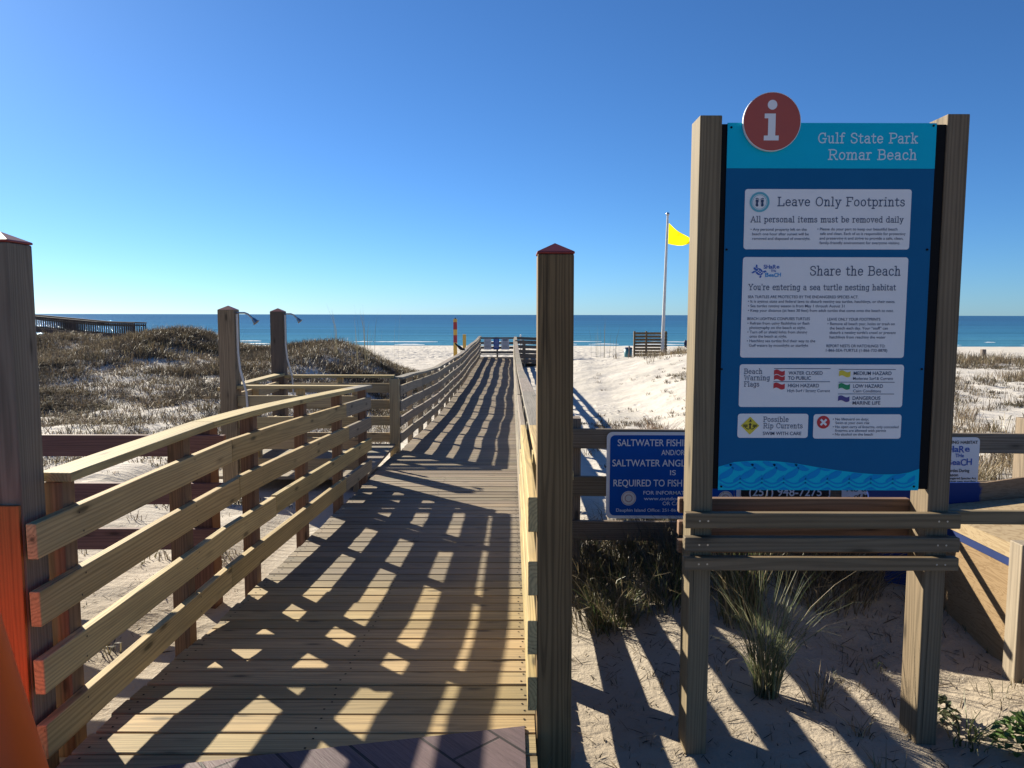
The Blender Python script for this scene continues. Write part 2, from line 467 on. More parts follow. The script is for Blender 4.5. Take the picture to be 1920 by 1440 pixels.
# ------------------------------------------------------------------ mesh builder
class MB:
    def __init__(self):
        self.v, self.f, self.mi, self.gc, self.tint, self.sm = [], [], [], [], [], []

    def add(self, vs, fs, mi=0, gc=None, tint=(0.5, 0.5, 0.5, 0.5), smooth=False):
        o = len(self.v)
        self.v += [tuple(p) for p in vs]
        self.f += [tuple(i + o for i in f) for f in fs]
        self.mi += [mi] * len(fs)
        self.sm += [smooth] * len(fs)
        self.gc += gc if gc is not None else [tuple(p) for p in vs]
        self.tint += [tint] * len(vs)

    def sweep(self, pts, w, h, tint=PINE, mi=0, lat=None, off=(0, 0), skew=None):
        """rectangular timber along pts; w is sideways (horizontal), h up. off shifts the section sideways/up."""
        n = len(pts)
        pts = [Vector(p) for p in pts]
        go = (rnd.uniform(0, 50), rnd.choice((-1, 1)) * rnd.uniform(0.02, 0.09), rnd.choice((-1, 1)) * rnd.uniform(0.03, 0.10))
        vs, gc, s = [], [], 0.0
        for i, p in enumerate(pts):
            a, b = pts[max(i - 1, 0)], pts[min(i + 1, n - 1)]
            t = (b - a).normalized()
            if abs(t.z) > 0.9:
                side, up = Vector((1, 0, 0)), Vector((0, 1, 0))
                if lat:
                    side = Vector(lat).normalized()
                    up = t.cross(side)
            else:
                side = Vector((t.y, -t.x, 0)).normalized()
                up = side.cross(t)
            if i:
                s += (p - pts[i - 1]).length
            for (e, k) in ((-1, -1), (1, -1), (1, 1), (-1, 1)):
                q = p + side * (off[0] + e * w / 2) + up * (off[1] + k * h / 2)
                vs.append(q)
                gc.append((go[0] + s, go[1] + e * w / 2, go[2] + k * h / 2))
        fs = []
        for i in range(n - 1):
            o = i * 4
            for j in range(4):
                k = (j + 1) % 4
                fs.append((o + j, o + k, o + 4 + k, o + 4 + j))
        fs.append((3, 2, 1, 0))
        o = (n - 1) * 4
        fs.append((o, o + 1, o + 2, o + 3))
        self.add(vs, fs, mi, gc, tint)

    def box(self, x0, x1, y0, y1, z0, z1, mi=0, tint=PINE, axis=None):
        ext = (x1 - x0, y1 - y0, z1 - z0)
        ax = axis if axis is not None else ext.index(max(ext))
        c = ((x0 + x1) / 2, (y0 + y1) / 2, (z0 + z1) / 2)
        go = (rnd.uniform(0, 50), rnd.choice((-1, 1)) * rnd.uniform(0.02, 0.09), rnd.choice((-1, 1)) * rnd.uniform(0.03, 0.10))
        oth = [i for i in range(3) if i != ax]
        vs, gc = [], []
        for z in (z0, z1):
            for (x, y) in ((x0, y0), (x1, y0), (x1, y1), (x0, y1)):
                p = (x, y, z)
                vs.append(p)
                q = [p[i] - c[i] for i in range(3)]
                gc.append((go[0] + q[ax], go[1] + q[oth[0]], go[2] + q[oth[1]]))
        fs = [(0, 3, 2, 1), (4, 5, 6, 7), (0, 1, 5, 4), (1, 2, 6, 5), (2, 3, 7, 6), (3, 0, 4, 7)]
        self.add(vs, fs, mi, gc, tint)

    def plank(self, x0, x1, y0, y1, z0, z1, th, tint, cup=0.0):
        """deck board along X whose top rises from z0 at y0 to z1 at y1; cup hollows its middle"""
        go = (rnd.uniform(0, 50), rnd.choice((-1, 1)) * rnd.uniform(0.02, 0.09), rnd.choice((-1, 1)) * rnd.uniform(0.03, 0.10))
        ym, zm = (y0 + y1) / 2, (z0 + z1) / 2
        r = 0.004
        sec = [(y0, z0 - th), (y1, z1 - th), (y1, z1 - r), (y1 - r, z1), (ym, zm - cup), (y0 + r, z0), (y0, z0 - r)]
        vs, gc = [], []
        for x in (x0, x1):
            for (yy, zz) in sec:
                vs.append((x, yy, zz))
                gc.append((go[0] + x, go[1] + yy - ym, go[2] + zz - zm))
        n = len(sec)
        fs = [(i, i + n, (i + 1) % n + n, (i + 1) % n) for i in range(n)]
        fs += [tuple(range(n)), tuple(reversed(range(n, 2 * n)))]
        self.add(vs, fs, 0, gc, tint)

    def tube(self, pts, r, mi=0, seg=10, r_end=None, cap=True):
        pts = [Vector(p) for p in pts]
        n = len(pts)
        vs, fs = [], []
        prev = None
        for i, p in enumerate(pts):
            t = (pts[min(i + 1, n - 1)] - pts[max(i - 1, 0)]).normalized()
            a = prev if prev is not None else (Vector((0, 0, 1)) if abs(t.z) < 0.9 else Vector((1, 0, 0)))
            s = (a - t * a.dot(t)).normalized()
            prev = s
            q = t.cross(s)
            rr = r if r_end is None else r + (r_end - r) * i / (n - 1)
            for k in range(seg):
                an = 2 * math.pi * k / seg
                vs.append(p + s * math.cos(an) * rr + q * math.sin(an) * rr)
        for i in range(n - 1):
            for k in range(seg):
                k2 = (k + 1) % seg
                fs.append((i * seg + k, i * seg + k2, (i + 1) * seg + k2, (i + 1) * seg + k))
        self.add(vs, fs, mi, smooth=True)
        if cap:
            self.add([vs[k] for k in range(seg)], [tuple(reversed(range(seg)))], mi)
            self.add([vs[(n - 1) * seg + k] for k in range(seg)], [tuple(range(seg))], mi)

    def lathe(self, prof, c=(0, 0, 0), mi=0, seg=32, smooth=True):
        vs, fs = [], []
        for (r, z) in prof:
            for k in range(seg):
                a = 2 * math.pi * k / seg
                vs.append((c[0] + r * math.cos(a), c[1] + r * math.sin(a), c[2] + z))
        for i in range(len(prof) - 1):
            for k in range(seg):
                k2 = (k + 1) % seg
                fs.append((i * seg + k, i * seg + k2, (i + 1) * seg + k2, (i + 1) * seg + k))
        self.add(vs, fs, mi, smooth=smooth)

    def ball(self, c, r, mi=0, seg=16, rings=10, rot=None):
        rr = r if isinstance(r, (tuple, list)) else (r, r, r)
        vs, fs = [], []
        for i in range(rings + 1):
            th = math.pi * i / rings
            for k in range(seg):
                a = 2 * math.pi * k / seg
                p = Vector((rr[0] * math.sin(th) * math.cos(a), rr[1] * math.sin(th) * math.sin(a), rr[2] * math.cos(th)))
                if rot:
                    p = rot @ p
                vs.append(p + Vector(c))
        for i in range(rings):
            for k in range(seg):
                k2 = (k + 1) % seg
                fs.append((i * seg + k, (i + 1) * seg + k, (i + 1) * seg + k2, i * seg + k2))
        self.add(vs, fs, mi, smooth=True)

    # ---- flat artwork on a plane y = const facing -Y
    def poly(self, pts, y, mi=0):
        self.add([(p[0], y, p[1]) for p in pts], [tuple(range(len(pts)))], mi)

    def plate(self, pts, y, th, mi=0):
        n = len(pts)
        vs = [(p[0], y, p[1]) for p in pts] + [(p[0], y + th, p[1]) for p in pts]
        fs = [tuple(range(n)), tuple(reversed(range(n, 2 * n)))]
        for i in range(n):
            j = (i + 1) % n
            fs.append((i, i + n, j + n, j))
        self.add(vs, fs, mi)

    def ring(self, c, r0, r1, y, mi=0, seg=40):
        vs, fs = [], []
        for k in range(seg):
            a = 2 * math.pi * k / seg
            vs += [(c[0] + r0 * math.cos(a), y, c[1] + r0 * math.sin(a)), (c[0] + r1 * math.cos(a), y, c[1] + r1 * math.sin(a))]
        for k in range(seg):
            j = (k + 1) % seg
            fs.append((2 * k, 2 * k + 1, 2 * j + 1, 2 * j))
        self.add(vs, fs, mi)

    def build(self, name, mats, parent=None, bevel=0.0, org=(0, 0, 0)):
        me = bpy.data.meshes.new(name)
        o = Vector(org)
        me.from_pydata([tuple(Vector(p) - o) for p in self.v], [], self.f)
        if not isinstance(mats, (list, tuple)):
            mats = [mats]
        for m in mats:
            me.materials.append(m)
        me.polygons.foreach_set("material_index", self.mi)
        me.polygons.foreach_set("use_smooth", self.sm)
        a = me.attributes.new("gc", 'FLOAT_VECTOR', 'POINT')
        a.data.foreach_set("vector", np.array(self.gc, dtype=np.float32).ravel())
        a = me.attributes.new("tint", 'FLOAT_COLOR', 'POINT')
        a.data.foreach_set("color", np.array(self.tint, dtype=np.float32).ravel())
        me.update()
        ob = bpy.data.objects.new(name, me)
        col.objects.link(ob)
        ob.location = o
        if parent is not None:
            ob.parent = parent
            ob.location = o - wloc(parent)
        if bevel:
            b = ob.modifiers.new("bevel", 'BEVEL')
            b.width = bevel
            b.segments = 2
            b.limit_method = 'ANGLE'
            b.angle_limit = math.radians(40)
        return ob


def wloc(o):
    v = Vector((0, 0, 0))
    while o is not None:
        v += o.location
        o = o.parent
    return v


def tag(o, label=None, cat=None, group=None, kind=None):
    for k, v in (('label', label), ('category', cat), ('group', group), ('kind', kind)):
        if v:
            o[k] = v
    return o


def thing(name, label, cat, loc=(0, 0, 0), group=None):
    o = bpy.data.objects.new(name, None)
    col.objects.link(o)
    o.location = loc
    o.empty_display_size = 0.1
    return tag(o, label, cat, group)


def circle(c, r, n=48):
    return [(c[0] + r * math.cos(2 * math.pi * k / n), c[1] + r * math.sin(2 * math.pi * k / n)) for k in range(n)]


def rrect(x0, z0, x1, z1, r, n=5):
    p = []
    for (cx, cz, a0) in ((x1 - r, z1 - r, 0), (x0 + r, z1 - r, 90), (x0 + r, z0 + r, 180), (x1 - r, z0 + r, 270)):
        for k in range(n + 1):
            a = math.radians(a0 + 90 * k / n)
            p.append((cx + r * math.cos(a), cz + r * math.sin(a)))
    return p[::-1][::-1]


# ------------------------------------------------------------------ lettering
def crom(pts, closed=False, n=5):
    P = [np.array(p, float) for p in pts]
    m = len(P)
    out = []
    rng = range(m) if closed else range(m - 1)
    for i in rng:
        p1, p2 = P[i], P[(i + 1) % m]
        p0 = P[(i - 1) % m] if closed or i > 0 else 2 * p1 - p2
        p3 = P[(i + 2) % m] if closed or i + 2 < m else 2 * p2 - p1
        for k in range(n):
            t = k / n
            out.append(0.5 * ((2 * p1) + (-p0 + p2) * t + (2 * p0 - 5 * p1 + 4 * p2 - p3) * t * t + (-p0 + 3 * p1 - 3 * p2 + p3) * t ** 3))
    if not closed:
        out.append(P[-1])
    return [tuple(p) for p in out]


def ell(cx, cy, rx, ry):
    return ('o', [(cx + rx * math.cos(a * math.pi / 4), cy + ry * math.sin(a * math.pi / 4)) for a in range(8)])


def l_(*p):
    return ('l', list(p))


def c_(*p):
    return ('c', list(p))


_archn = lambda x: [c_((x, 3.0), (x + .6, 4.4), (x + 1.6, 4.9), (x + 2.45, 4.3), (x + 2.6, 3.0)), l_((x + 2.6, 3.2), (x + 2.6, 0)), l_((x + 1.9, 0), (x + 3.3, 0))]
_P = [l_((1, 0), (1, 7)), l_((0, 0), (2.2, 0)), l_((0, 7), (1, 7)), c_((1, 7), (3.4, 7), (4.8, 6.2), (4.8, 4.4), (3.4, 3.4), (1, 3.4))]
_C = [(5, 5), (4.6, 6.4), (3.2, 7), (1.4, 6.2), (.5, 3.5), (1.4, .8), (3.2, 0)]
GL = {
    'A': (6.4, [l_((.6, 0), (3.2, 7), (5.8, 0)), l_((1.7, 2.4), (4.7, 2.4)), l_((0, 0), (1.6, 0)), l_((4.8, 0), (6.4, 0))]),
    'B': (5.4, [l_((1, 0), (1, 7)), c_((0, 7), (1, 7), (3.2, 7), (4.4, 6), (4.2, 4.3), (3, 3.7), (1, 3.7)), c_((3, 3.7), (4.6, 3.2), (4.9, 1.9), (4.4, .5), (3, 0), (1, 0), (0, 0))]),
    'C': (5.7, [c_(*_C, (5.2, 1.4)), l_((5, 5), (5, 7))]),
    'F': (5.2, [l_((1, 0), (1, 7)), l_((0, 7), (4.8, 7), (4.8, 5.4)), l_((1, 3.7), (3.6, 3.7)), l_((0, 0), (2.2, 0))]),
    'G': (6.2, [c_(*_C, (5, .8)), l_((5, 5), (5, 7)), l_((5, .3), (5, 3)), l_((3.5, 3), (5.8, 3))]),
    'L': (5.2, [l_((1, 0), (1, 7)), l_((0, 7), (2.2, 7)), l_((0, 0), (4.8, 0), (4.8, 1.9))]),
    'O': (6.2, [ell(3, 3.5, 2.5, 3.5)]),
    'P': (5.2, _P),
    'R': (6.0, _P + [l_((3, 3.4), (4.9, 0), (6, 0))]),
    'S': (5.0, [c_((4.2, 5.4), (3.8, 6.6), (2.4, 7), (.9, 6.3), (.8, 4.8), (2.4, 3.8), (4.2, 2.9), (4.4, 1.1), (2.9, 0), (1.1, .3), (.5, 1.8))]),
    'W': (7.8, [l_((.6, 7), (2.1, 0), (3.9, 6.5), (5.7, 0), (7.2, 7)), l_((0, 7), (1.4, 7)), l_((6.4, 7), (7.8, 7))]),
    'Y': (6.0, [l_((.6, 7), (3, 3.2), (5.4, 7)), l_((3, 3.2), (3, 0)), l_((0, 7), (1.4, 7)), l_((4.6, 7), (6, 7)), l_((2, 0), (4, 0))]),
    'a': (4.4, [c_((.7, 4), (1.2, 4.7), (2.2, 4.9), (3.2, 4.4), (3.4, 3.2)), l_((3.4, 3.4), (3.4, 0), (4.2, 0)), c_((3.4, 2.8), (1.8, 2.8), (.6, 2), (.6, .8), (1.6, 0), (2.7, .3), (3.4, 1.2))]),
    'b': (4.6, [l_((0, 7.2), (.9, 7.2), (.9, 0)), ell(2.5, 2.45, 1.7, 2.45)]),
    'c': (4.1, [c_((3.6, 3.6), (3.2, 4.6), (2.1, 4.9), (.9, 4.2), (.5, 2.4), (.9, .8), (2.2, 0), (3.8, .9))]),
    'd': (4.7, [ell(2.1, 2.45, 1.7, 2.45), l_((2.8, 7.2), (3.7, 7.2), (3.7, 0), (4.5, 0))]),
    'e': (4.3, [l_((.6, 2.6), (3.8, 2.6)), c_((3.8, 2.6), (3.6, 4), (2.2, 4.9), (.9, 4.1), (.5, 2.4), (.9, .8), (2.2, 0), (3.7, .8))]),
    'f': (3.0, [c_((3.1, 6.9), (2.3, 7.2), (1.5, 6.8), (1.2, 5.6), (1.2, 4.6)), l_((1.2, 5), (1.2, 0)), l_((0, 4.8), (2.6, 4.8)), l_((.3, 0), (2.2, 0))]),
    'g': (4.6, [ell(2.1, 2.45, 1.7, 2.45), l_((4.3, 4.9), (3.7, 4.9), (3.7, 0)), c_((3.7, .4), (3.5, -1.2), (2.4, -2), (.8, -1.7))]),
    'h': (4.8, [l_((0, 7.2), (1, 7.2), (1, 0)), l_((.2, 0), (1.8, 0))] + _archn(1)),
    'i': (2.4, [l_((.1, 4.8), (1.1, 4.8), (1.1, 0)), l_((.1, 0), (2.1, 0)), l_((.7, 6.7), (1.4, 6.7))]),
    'k': (4.7, [l_((0, 7.2), (1, 7.2), (1, 0)), l_((.2, 0), (1.8, 0)), l_((1, 2), (3.6, 4.8)), l_((2.8, 4.8), (4.3, 4.8)), l_((2, 2.9), (3.8, 0)), l_((3, 0), (4.5, 0))]),
    'l': (2.4, [l_((.1, 7.2), (1.1, 7.2), (1.1, 0)), l_((.1, 0), (2.1, 0))]),
    'm': (7.3, [l_((0, 4.8), (1, 4.8), (1, 0)), l_((.2, 0), (1.8, 0))] + _archn(1) + _archn(3.6)),
    'n': (4.8, [l_((0, 4.8), (1, 4.8), (1, 0)), l_((.2, 0), (1.8, 0))] + _archn(1)),
    'o': (4.5, [ell(2.2, 2.45, 1.75, 2.45)]),
    'p': (4.6, [l_((0, 4.8), (.9, 4.8), (.9, -2)), l_((.1, -2), (1.9, -2)), ell(2.5, 2.45, 1.7, 2.45)]),
    'r': (3.4, [l_((0, 4.8), (1, 4.8), (1, 0)), l_((.1, 0), (2.1, 0)), c_((1, 3), (1.5, 4.4), (2.4, 4.9), (3.2, 4.7))]),
    's': (3.8, [c_((3.1, 3.7), (2.8, 4.6), (1.8, 4.9), (.7, 4.3), (.8, 3.1), (2, 2.5), (3.2, 1.9), (3.2, .7), (2, 0), (.8, .3), (.4, 1.2))]),
    't': (3.1, [l_((1.2, 6.3), (1.2, 1)), c_((1.2, 1.2), (1.5, .2), (2.2, 0), (3, .4)), l_((0, 4.8), (2.7, 4.8))]),
    'u': (4.7, [l_((0, 4.8), (.9, 4.8), (.9, 1.6)), c_((.9, 1.8), (1.2, .4), (2, 0), (3, .5), (3.5, 1.7)), l_((2.7, 4.8), (3.5, 4.8), (3.5, 0), (4.3, 0))]),
    'v': (4.2, [l_((.6, 4.8), (2.1, 0), (3.6, 4.8)), l_((0, 4.8), (1.3, 4.8)), l_((2.9, 4.8), (4.2, 4.8))]),
    'y': (4.4, [l_((.6, 4.8), (2.2, .4)), l_((3.8, 4.8), (1.6, -2), (.4, -2)), l_((0, 4.8), (1.3, 4.8)), l_((3.1, 4.8), (4.4, 4.8))]),
    "'": (1.3, [l_((.6, 7.2), (.5, 5.6))]),
    ' ': (2.8, []),
}


def stroke_strip(pts, w, closed=False):
    P = [np.array(p, float) for p in pts]
    n = len(P)
    if not closed:
        d = P[1] - P[0]
        P[0] = P[0] - d / (np.linalg.norm(d) + 1e-9) * w * 0.45
        d = P[-1] - P[-2]
        P[-1] = P[-1] + d / (np.linalg.norm(d) + 1e-9) * w * 0.45
    Lf, Rt = [], []
    for i in range(n):
        a = P[(i - 1) % n] if closed or i > 0 else None
        b = P[(i + 1) % n] if closed or i < n - 1 else None
        d1 = (P[i] - a) if a is not None else (b - P[i])
        d2 = (b - P[i]) if b is not None else d1
        d1 = d1 / (np.linalg.norm(d1) + 1e-9)
        d2 = d2 / (np.linalg.norm(d2) + 1e-9)
        n1, n2 = np.array((-d1[1], d1[0])), np.array((-d2[1], d2[0]))
        m = n1 + n2
        m = m / (np.linalg.norm(m) + 1e-9)
        k = 1 / max(0.45, float(m @ n1))
        Lf.append(P[i] + m * k * w / 2)
        Rt.append(P[i] - m * k * w / 2)
    return Lf, Rt


def slab(mb, text, x0, x1, z, y, h, mi, w=0.8):
    """slab-serif line from x0 to x1 with baseline z and capital height h on the plane y"""
    gap = 0.75
    tot = sum(GL[c][0] + gap for c in text) - gap
    sx, sz = (x1 - x0) / tot, h / 7.0
    cx = 0.0
    for c in text:
        gw, st = GL[c]
        for k, (kind, pts) in enumerate(st):
            closed = kind == 'o'
            p = pts if kind == 'l' else crom(pts, closed)
            p = [((q[0] + cx) * sx, q[1] * sz) for q in p]
            A, B = stroke_strip(p, w * (sx + sz) / 2, closed)
            n = len(A)
            vs = [(x0 + a[0], y - 0.00012 * k, z + a[1]) for a in A] + [(x0 + b[0], y - 0.00012 * k, z + b[1]) for b in B]
            fs = []
            for i in range(n if closed else n - 1):
                j = (i + 1) % n
                fs.append((i, i + n, j + n, j))
            mb.add(vs, fs, mi)
        cx += gw + gap


def sans(mb, text, x0, z, y, size, mi, x1=None, bold=0.0, align='L'):
    """plain lettering; size is the capital height; x1 stretches the line to end there"""
    cu = bpy.data.curves.new("lettering", 'FONT')
    cu.body = text
    cu.size = size / 0.72
    cu.offset = bold * size
    ob = bpy.data.objects.new("lettering", cu)
    me = bpy.data.meshes.new_from_object(ob)
    vs = [v.co.copy() for v in me.vertices]
    fs = [tuple(p.vertices) for p in me.polygons]
    bpy.data.objects.remove(ob)
    bpy.data.curves.remove(cu)
    bpy.data.meshes.remove(me)
    if not vs:
        return
    mn, mx = min(v.x for v in vs), max(v.x for v in vs)
    k = (x1 - x0) / (mx - mn) if x1 is not None else 1.0
    if align == 'R':
        x0 = x0 - (mx - mn)
    if align == 'C':
        x0 = x0 - (mx - mn) / 2
    mb.add([(x0 + (v.x - mn) * k, y, z + v.y) for v in vs], fs, mi)


# ------------------------------------------------------------------ terrain
BY = [0, 2.6, 3.4, 4.3, 5.3, 7.0, 8.8, 11.1, 14.7, 18.4, 21.8, 24, 30, 36, 40, 46]
BZ = [0, 0, 0.0, 0.03, 0.0, -0.085, -0.18, -0.285, -0.43, -0.56, -0.615, -0.63, -0.62, -0.57, -0.53, -0.5]
_byf = np.linspace(0, 46, 500)
_bzf = np.interp(_byf, BY, BZ)
_k = np.hanning(25); _k /= _k.sum()
_bzf = np.convolve(np.pad(_bzf, 12, mode='edge'), _k, 'valid')


DY = [0, 2.6, 3.1, 4.3, 5.3, 7.0, 8.8, 10.0]
DZ = [0.0, 0.0, 0.0, -0.08, -0.125, -0.20, -0.255, -0.305]


def dz_(y):
    """top of the deck: a little lower than the rails' base line near the entrance"""
    y = np.asarray(y, float)
    return np.where(y < 10.0, np.interp(y, DY, DZ), bz(y) - 0.07)


def bz(y):
    z = np.interp(y, _byf, _bzf)
    return z + 0.005 * np.sin(np.asarray(y) * 2.1) * smooth(10, 14, y) + 0.020 * np.sin(np.asarray(y) * 0.62 + 1) * smooth(12, 16, y)


def vnoise(x, y, seed):
    xi, yi = np.floor(x).astype(np.int64), np.floor(y).astype(np.int64)
    xf, yf = x - xi, y - yi
    u, v = xf * xf * (3 - 2 * xf), yf * yf * (3 - 2 * yf)

    def hsh(a, b):
        h = (a * 374761393 + b * 668265263 + seed * 974711) & 0xFFFFFFFF
        h = ((h ^ (h >> 13)) * 1274126177) & 0xFFFFFFFF
        return ((h ^ (h >> 16)) & 0xFFFF) / 65535.0
    return (hsh(xi, yi) * (1 - u) + hsh(xi + 1, yi) * u) * (1 - v) + (hsh(xi, yi + 1) * (1 - u) + hsh(xi + 1, yi + 1) * u) * v


def fbm(x, y, sc, seed, oct=4):
    s, a, t = 0, 1.0, 0
    for o in range(oct):
        s = s + a * vnoise(np.asarray(x, float) * sc * 2 ** o + 31.7 * o, np.asarray(y, float) * sc * 2 ** o - 17.3 * o, seed + o)
        t += a
        a *= 0.5
    return s / t - 0.5


def ter(x, y):
    x = np.asarray(x, float); y = np.asarray(y, float)
    z = np.interp(y, [-60, 0, 3, 5.5, 9, 12, 16, 20, 30, 36, 42, 50, 116, 220], [-.1, -.1, -.1, -.13, -.35, -.5, -.64, -.76, -.80, -.75, -.85, -1.05, -3.0, -6.2])
    # dune ridge on the left
    near = np.exp(-((y - 25) / 9.0) ** 2); far = np.exp(-((y - 25) / 5.0) ** 2)
    r = np.where(y < 25, near, far)
    A = (.45 * smooth(-2.0, -4.6, x) + .55 * smooth(-3.2, -6.0, x)) * (1.36 + 0.55 * np.exp(-((x + 10.9) / 1.35) ** 2) + 0.14 * np.exp(-((x + 5.8) / 1.3) ** 2) + 0.36 * smooth(-12.8, -15.0, x) - 0.10 * np.exp(-((x + 8.2) / 1.0) ** 2))
    z = z + A * r * smooth(-60, -20, x)
    z = z + 0.22 * smooth(-2.4, -5, x) * smooth(4.5, 9, y) * smooth(24, 14, y)
    # right: bare crest, then low grassy dune
    z = z + 0.42 * smooth(0.9, 3.2, x) * np.exp(-((y - 35) / np.where(y < 35, 6.5, 3.2)) ** 2) * smooth(12, 8, x)
    z = z + smooth(3.2, 8.5, x) * (0.42 * smooth(5.5, 10, y) + 0.30 * smooth(12, 22, y)) * smooth(38, 30, y)
    z = z + 0.12 * smooth(1.7, 2.5, x) * smooth(7, 4, y) * smooth(1.5, 3, y)
    z = z + 0.10 * smooth(.4, .9, x) * smooth(3.6, 4.7, y) * smooth(7.5, 6, y)
    z = z + 0.22 * np.exp(-((x - 1.85) / .38) ** 2 - ((y - 4.5) / .34) ** 2)  # mound added to cast shade on the storage box's side wall
    z = z - 0.24 * smooth(.4, 1.3, x) * smooth(5.2, 3.2, x) * smooth(7, 10.5, y) * smooth(31, 24, y)
    # lumps
    amp = 0.35 + 0.65 * smooth(6, 14, y)
    z = z + amp * 0.34 * fbm(x, y, 0.45, 3, 3) * smooth(46, 38, y) * (0.35 + 0.65 * smooth(-1.5, -4, x))
    z = z + 0.075 * fbm(x, y, 2.2, 9, 4) * smooth(50, 40, y)
    z = z + (0.10 * fbm(x, y, .6, 29, 3) + 0.26 * np.abs(fbm(x, y, 1.9, 57, 2)) - .05) * smooth(38, 48, y) * smooth(116, 100, y)
    # keep clear below the boardwalk, the shower platform and the far landing
    lim = dz_(np.clip(y, 0, 44)) - 0.16
    k = smooth(-2.6, -1.9, x) * smooth(1.3, 0.35, x) * smooth(44, 42, y) * smooth(-1, 1, y)
    z = z * (1 - k) + np.minimum(z, lim) * k
    k = smooth(-4.6, -3.7, x) * smooth(-1.5, -1.8, x) * smooth(7.6, 8.6, y) * smooth(13.0, 11.8, y)
    z = z * (1 - k) + np.minimum(z, -0.42) * k
    return z


def grid_mesh(name, xs, ys, zf, mat):
    X, Y = np.meshgrid(xs, ys)
    Z = zf(X, Y)
    co = np.stack([X, Y, Z], -1).reshape(-1, 3).astype(np.float32)
    nx, ny = len(xs), len(ys)
    i = np.arange(ny - 1)[:, None] * nx + np.arange(nx - 1)[None, :]
    q = np.stack([i, i + 1, i + nx + 1, i + nx], -1).reshape(-1, 4).astype(np.int32)
    me = bpy.data.meshes.new(name)
    me.vertices.add(len(co)); me.vertices.foreach_set("co", co.ravel())
    me.loops.add(q.size); me.loops.foreach_set("vertex_index", q.ravel())
    me.polygons.add(len(q)); me.polygons.foreach_set("loop_start", np.arange(0, q.size, 4, dtype=np.int32))
    me.polygons.foreach_set("use_smooth", np.ones(len(q), dtype=bool))
    me.update(calc_edges=True)
    me.materials.append(mat)
    o = bpy.data.objects.new(name, me)
    col.objects.link(o)
    return o


_t = np.linspace(-1, 1, 560)
xs = 0.55 * np.sinh(_t * 9.0) / 1.0
xs = xs / xs[-1] * 2600
xs = np.unique(np.concatenate([xs[np.abs(xs) > 14], np.linspace(-14, 14, 430)]))
ys = np.unique(np.concatenate([np.linspace(-60, 0, 14), np.linspace(0, 9, 190), np.linspace(9, 45, 330), np.linspace(45, 70, 190), np.linspace(70, 130, 190), np.linspace(130, 220, 6)]))
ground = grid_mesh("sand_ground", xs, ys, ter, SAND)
tag(ground, kind='structure')
# land behind the viewer, out to the horizon
mb = MB()
mb.add([(-2600, -3000, -.1), (2600, -3000, -.1), (2600, -60, -.1), (-2600, -60, -.1)], [(0, 1, 2, 3)])
tag(mb.build("inland_ground", SAND), kind='structure')
mb = MB()
mb.add([(-15000, 95, -3.0), (15000, 95, -3.0), (15000, 26000, -3.0), (-15000, 26000, -3.0)], [(0, 1, 2, 3)])
tag(mb.build("sea", WATER), kind='structure')

# broken white surf along the water's edge
foam = plain('sea_foam', (0.8, 0.82, 0.83), 0.8)
mb = MB()
fr = random.Random(21)
for (yb, hgt, n_) in ((112.0, .12, 150), (121.0, .10, 60), (133.0, .08, 36)):
    for i in range(n_):
        xx = fr.uniform(-120, 120)
        ln = fr.uniform(1.5, 9)
        pts = []
        for q in range(7):
            t = q / 6
            pts.append((xx + (t - .5) * ln, yb + 1.6 * math.sin((xx + t * ln) * .09) + fr.uniform(-.25, .25), hgt * math.sin(math.pi * t) * fr.uniform(.5, 1.1)))
        vs = [(p[0], p[1] - .35, -2.995) for p in pts] + [(p[0], p[1], -2.99 + p[2]) for p in pts] + [(p[0], p[1] + .5, -2.995) for p in pts]
        fs = [(a_, a_ + 1, a_ + 8, a_ + 7) for a_ in list(range(6)) + list(range(7, 13))]
        mb.add(vs, fs, 0, smooth=True)
tag(mb.build("surf_foam", foam), kind='stuff', label="thin broken lines of white surf near the beach")

# ------------------------------------------------------------------ boardwalk
walk = thing("boardwalk", "long plank boardwalk leading over the dunes down to the beach", "boardwalk")
mb = MB()
y = 2.52
while y < 41.3:
    w = 0.139
    zc = float(dz_(y + w / 2))
    slope = (float(dz_(y + w)) - float(dz_(y))) / w
    fresh = float(smooth(5.4, 4.4, y + rnd.uniform(-.3, .3)))
    a, b = (.40, .292, .145, .55), (.235, .185, .13, .45)
    t = tuple(a[i] * fresh + b[i] * (1 - fresh) for i in range(4))
    t = jit(t, 0.22)
    x0, x1 = -1.70 + rnd.uniform(-.012, .006), 0.10 + rnd.uniform(-.006, .004)
    if 9.05 < y < 11.3:
        x0 = -1.74
    dz = rnd.uniform(-.002, .002)
    mb.plank(x0, x1, y, y + w, zc + dz - slope * w / 2, zc + dz + slope * w / 2, 0.038, t, rnd.uniform(0, .0015))
    if y < 9:
        for xn in (-1.655, -0.80, 0.05):
            for k in (.035, .105):
                xx, yy, rr = xn + rnd.uniform(-.012, .012), y + k + rnd.uniform(-.008, .008), .0045
                zz = float(zc) + (yy - y - w / 2) * slope + dz + .0022
                mb.add([(xx - rr, yy - rr, zz), (xx + rr, yy - rr, zz), (xx + rr, yy + rr, zz), (xx - rr, yy + rr, zz)], [(0, 1, 2, 3)], 1)
    y += w + 0.0115
mb.build("plank_deck", [WOOD, M["black"]], walk)
for xb in (-1.66, -0.80, 0.055):
    mb = MB()
    for ya in np.arange(2.62, 41, 3.2):
        yb = min(ya + 3.19, 41.2)
        mb.sweep([(xb, q, float(dz_(q)) - .038 - .0725 - .004) for q in np.linspace(ya, yb, 6)], 0.038, 0.14, jit(GREY if ya > 4 else PINE))
    mb.build("joist", WOOD, walk)

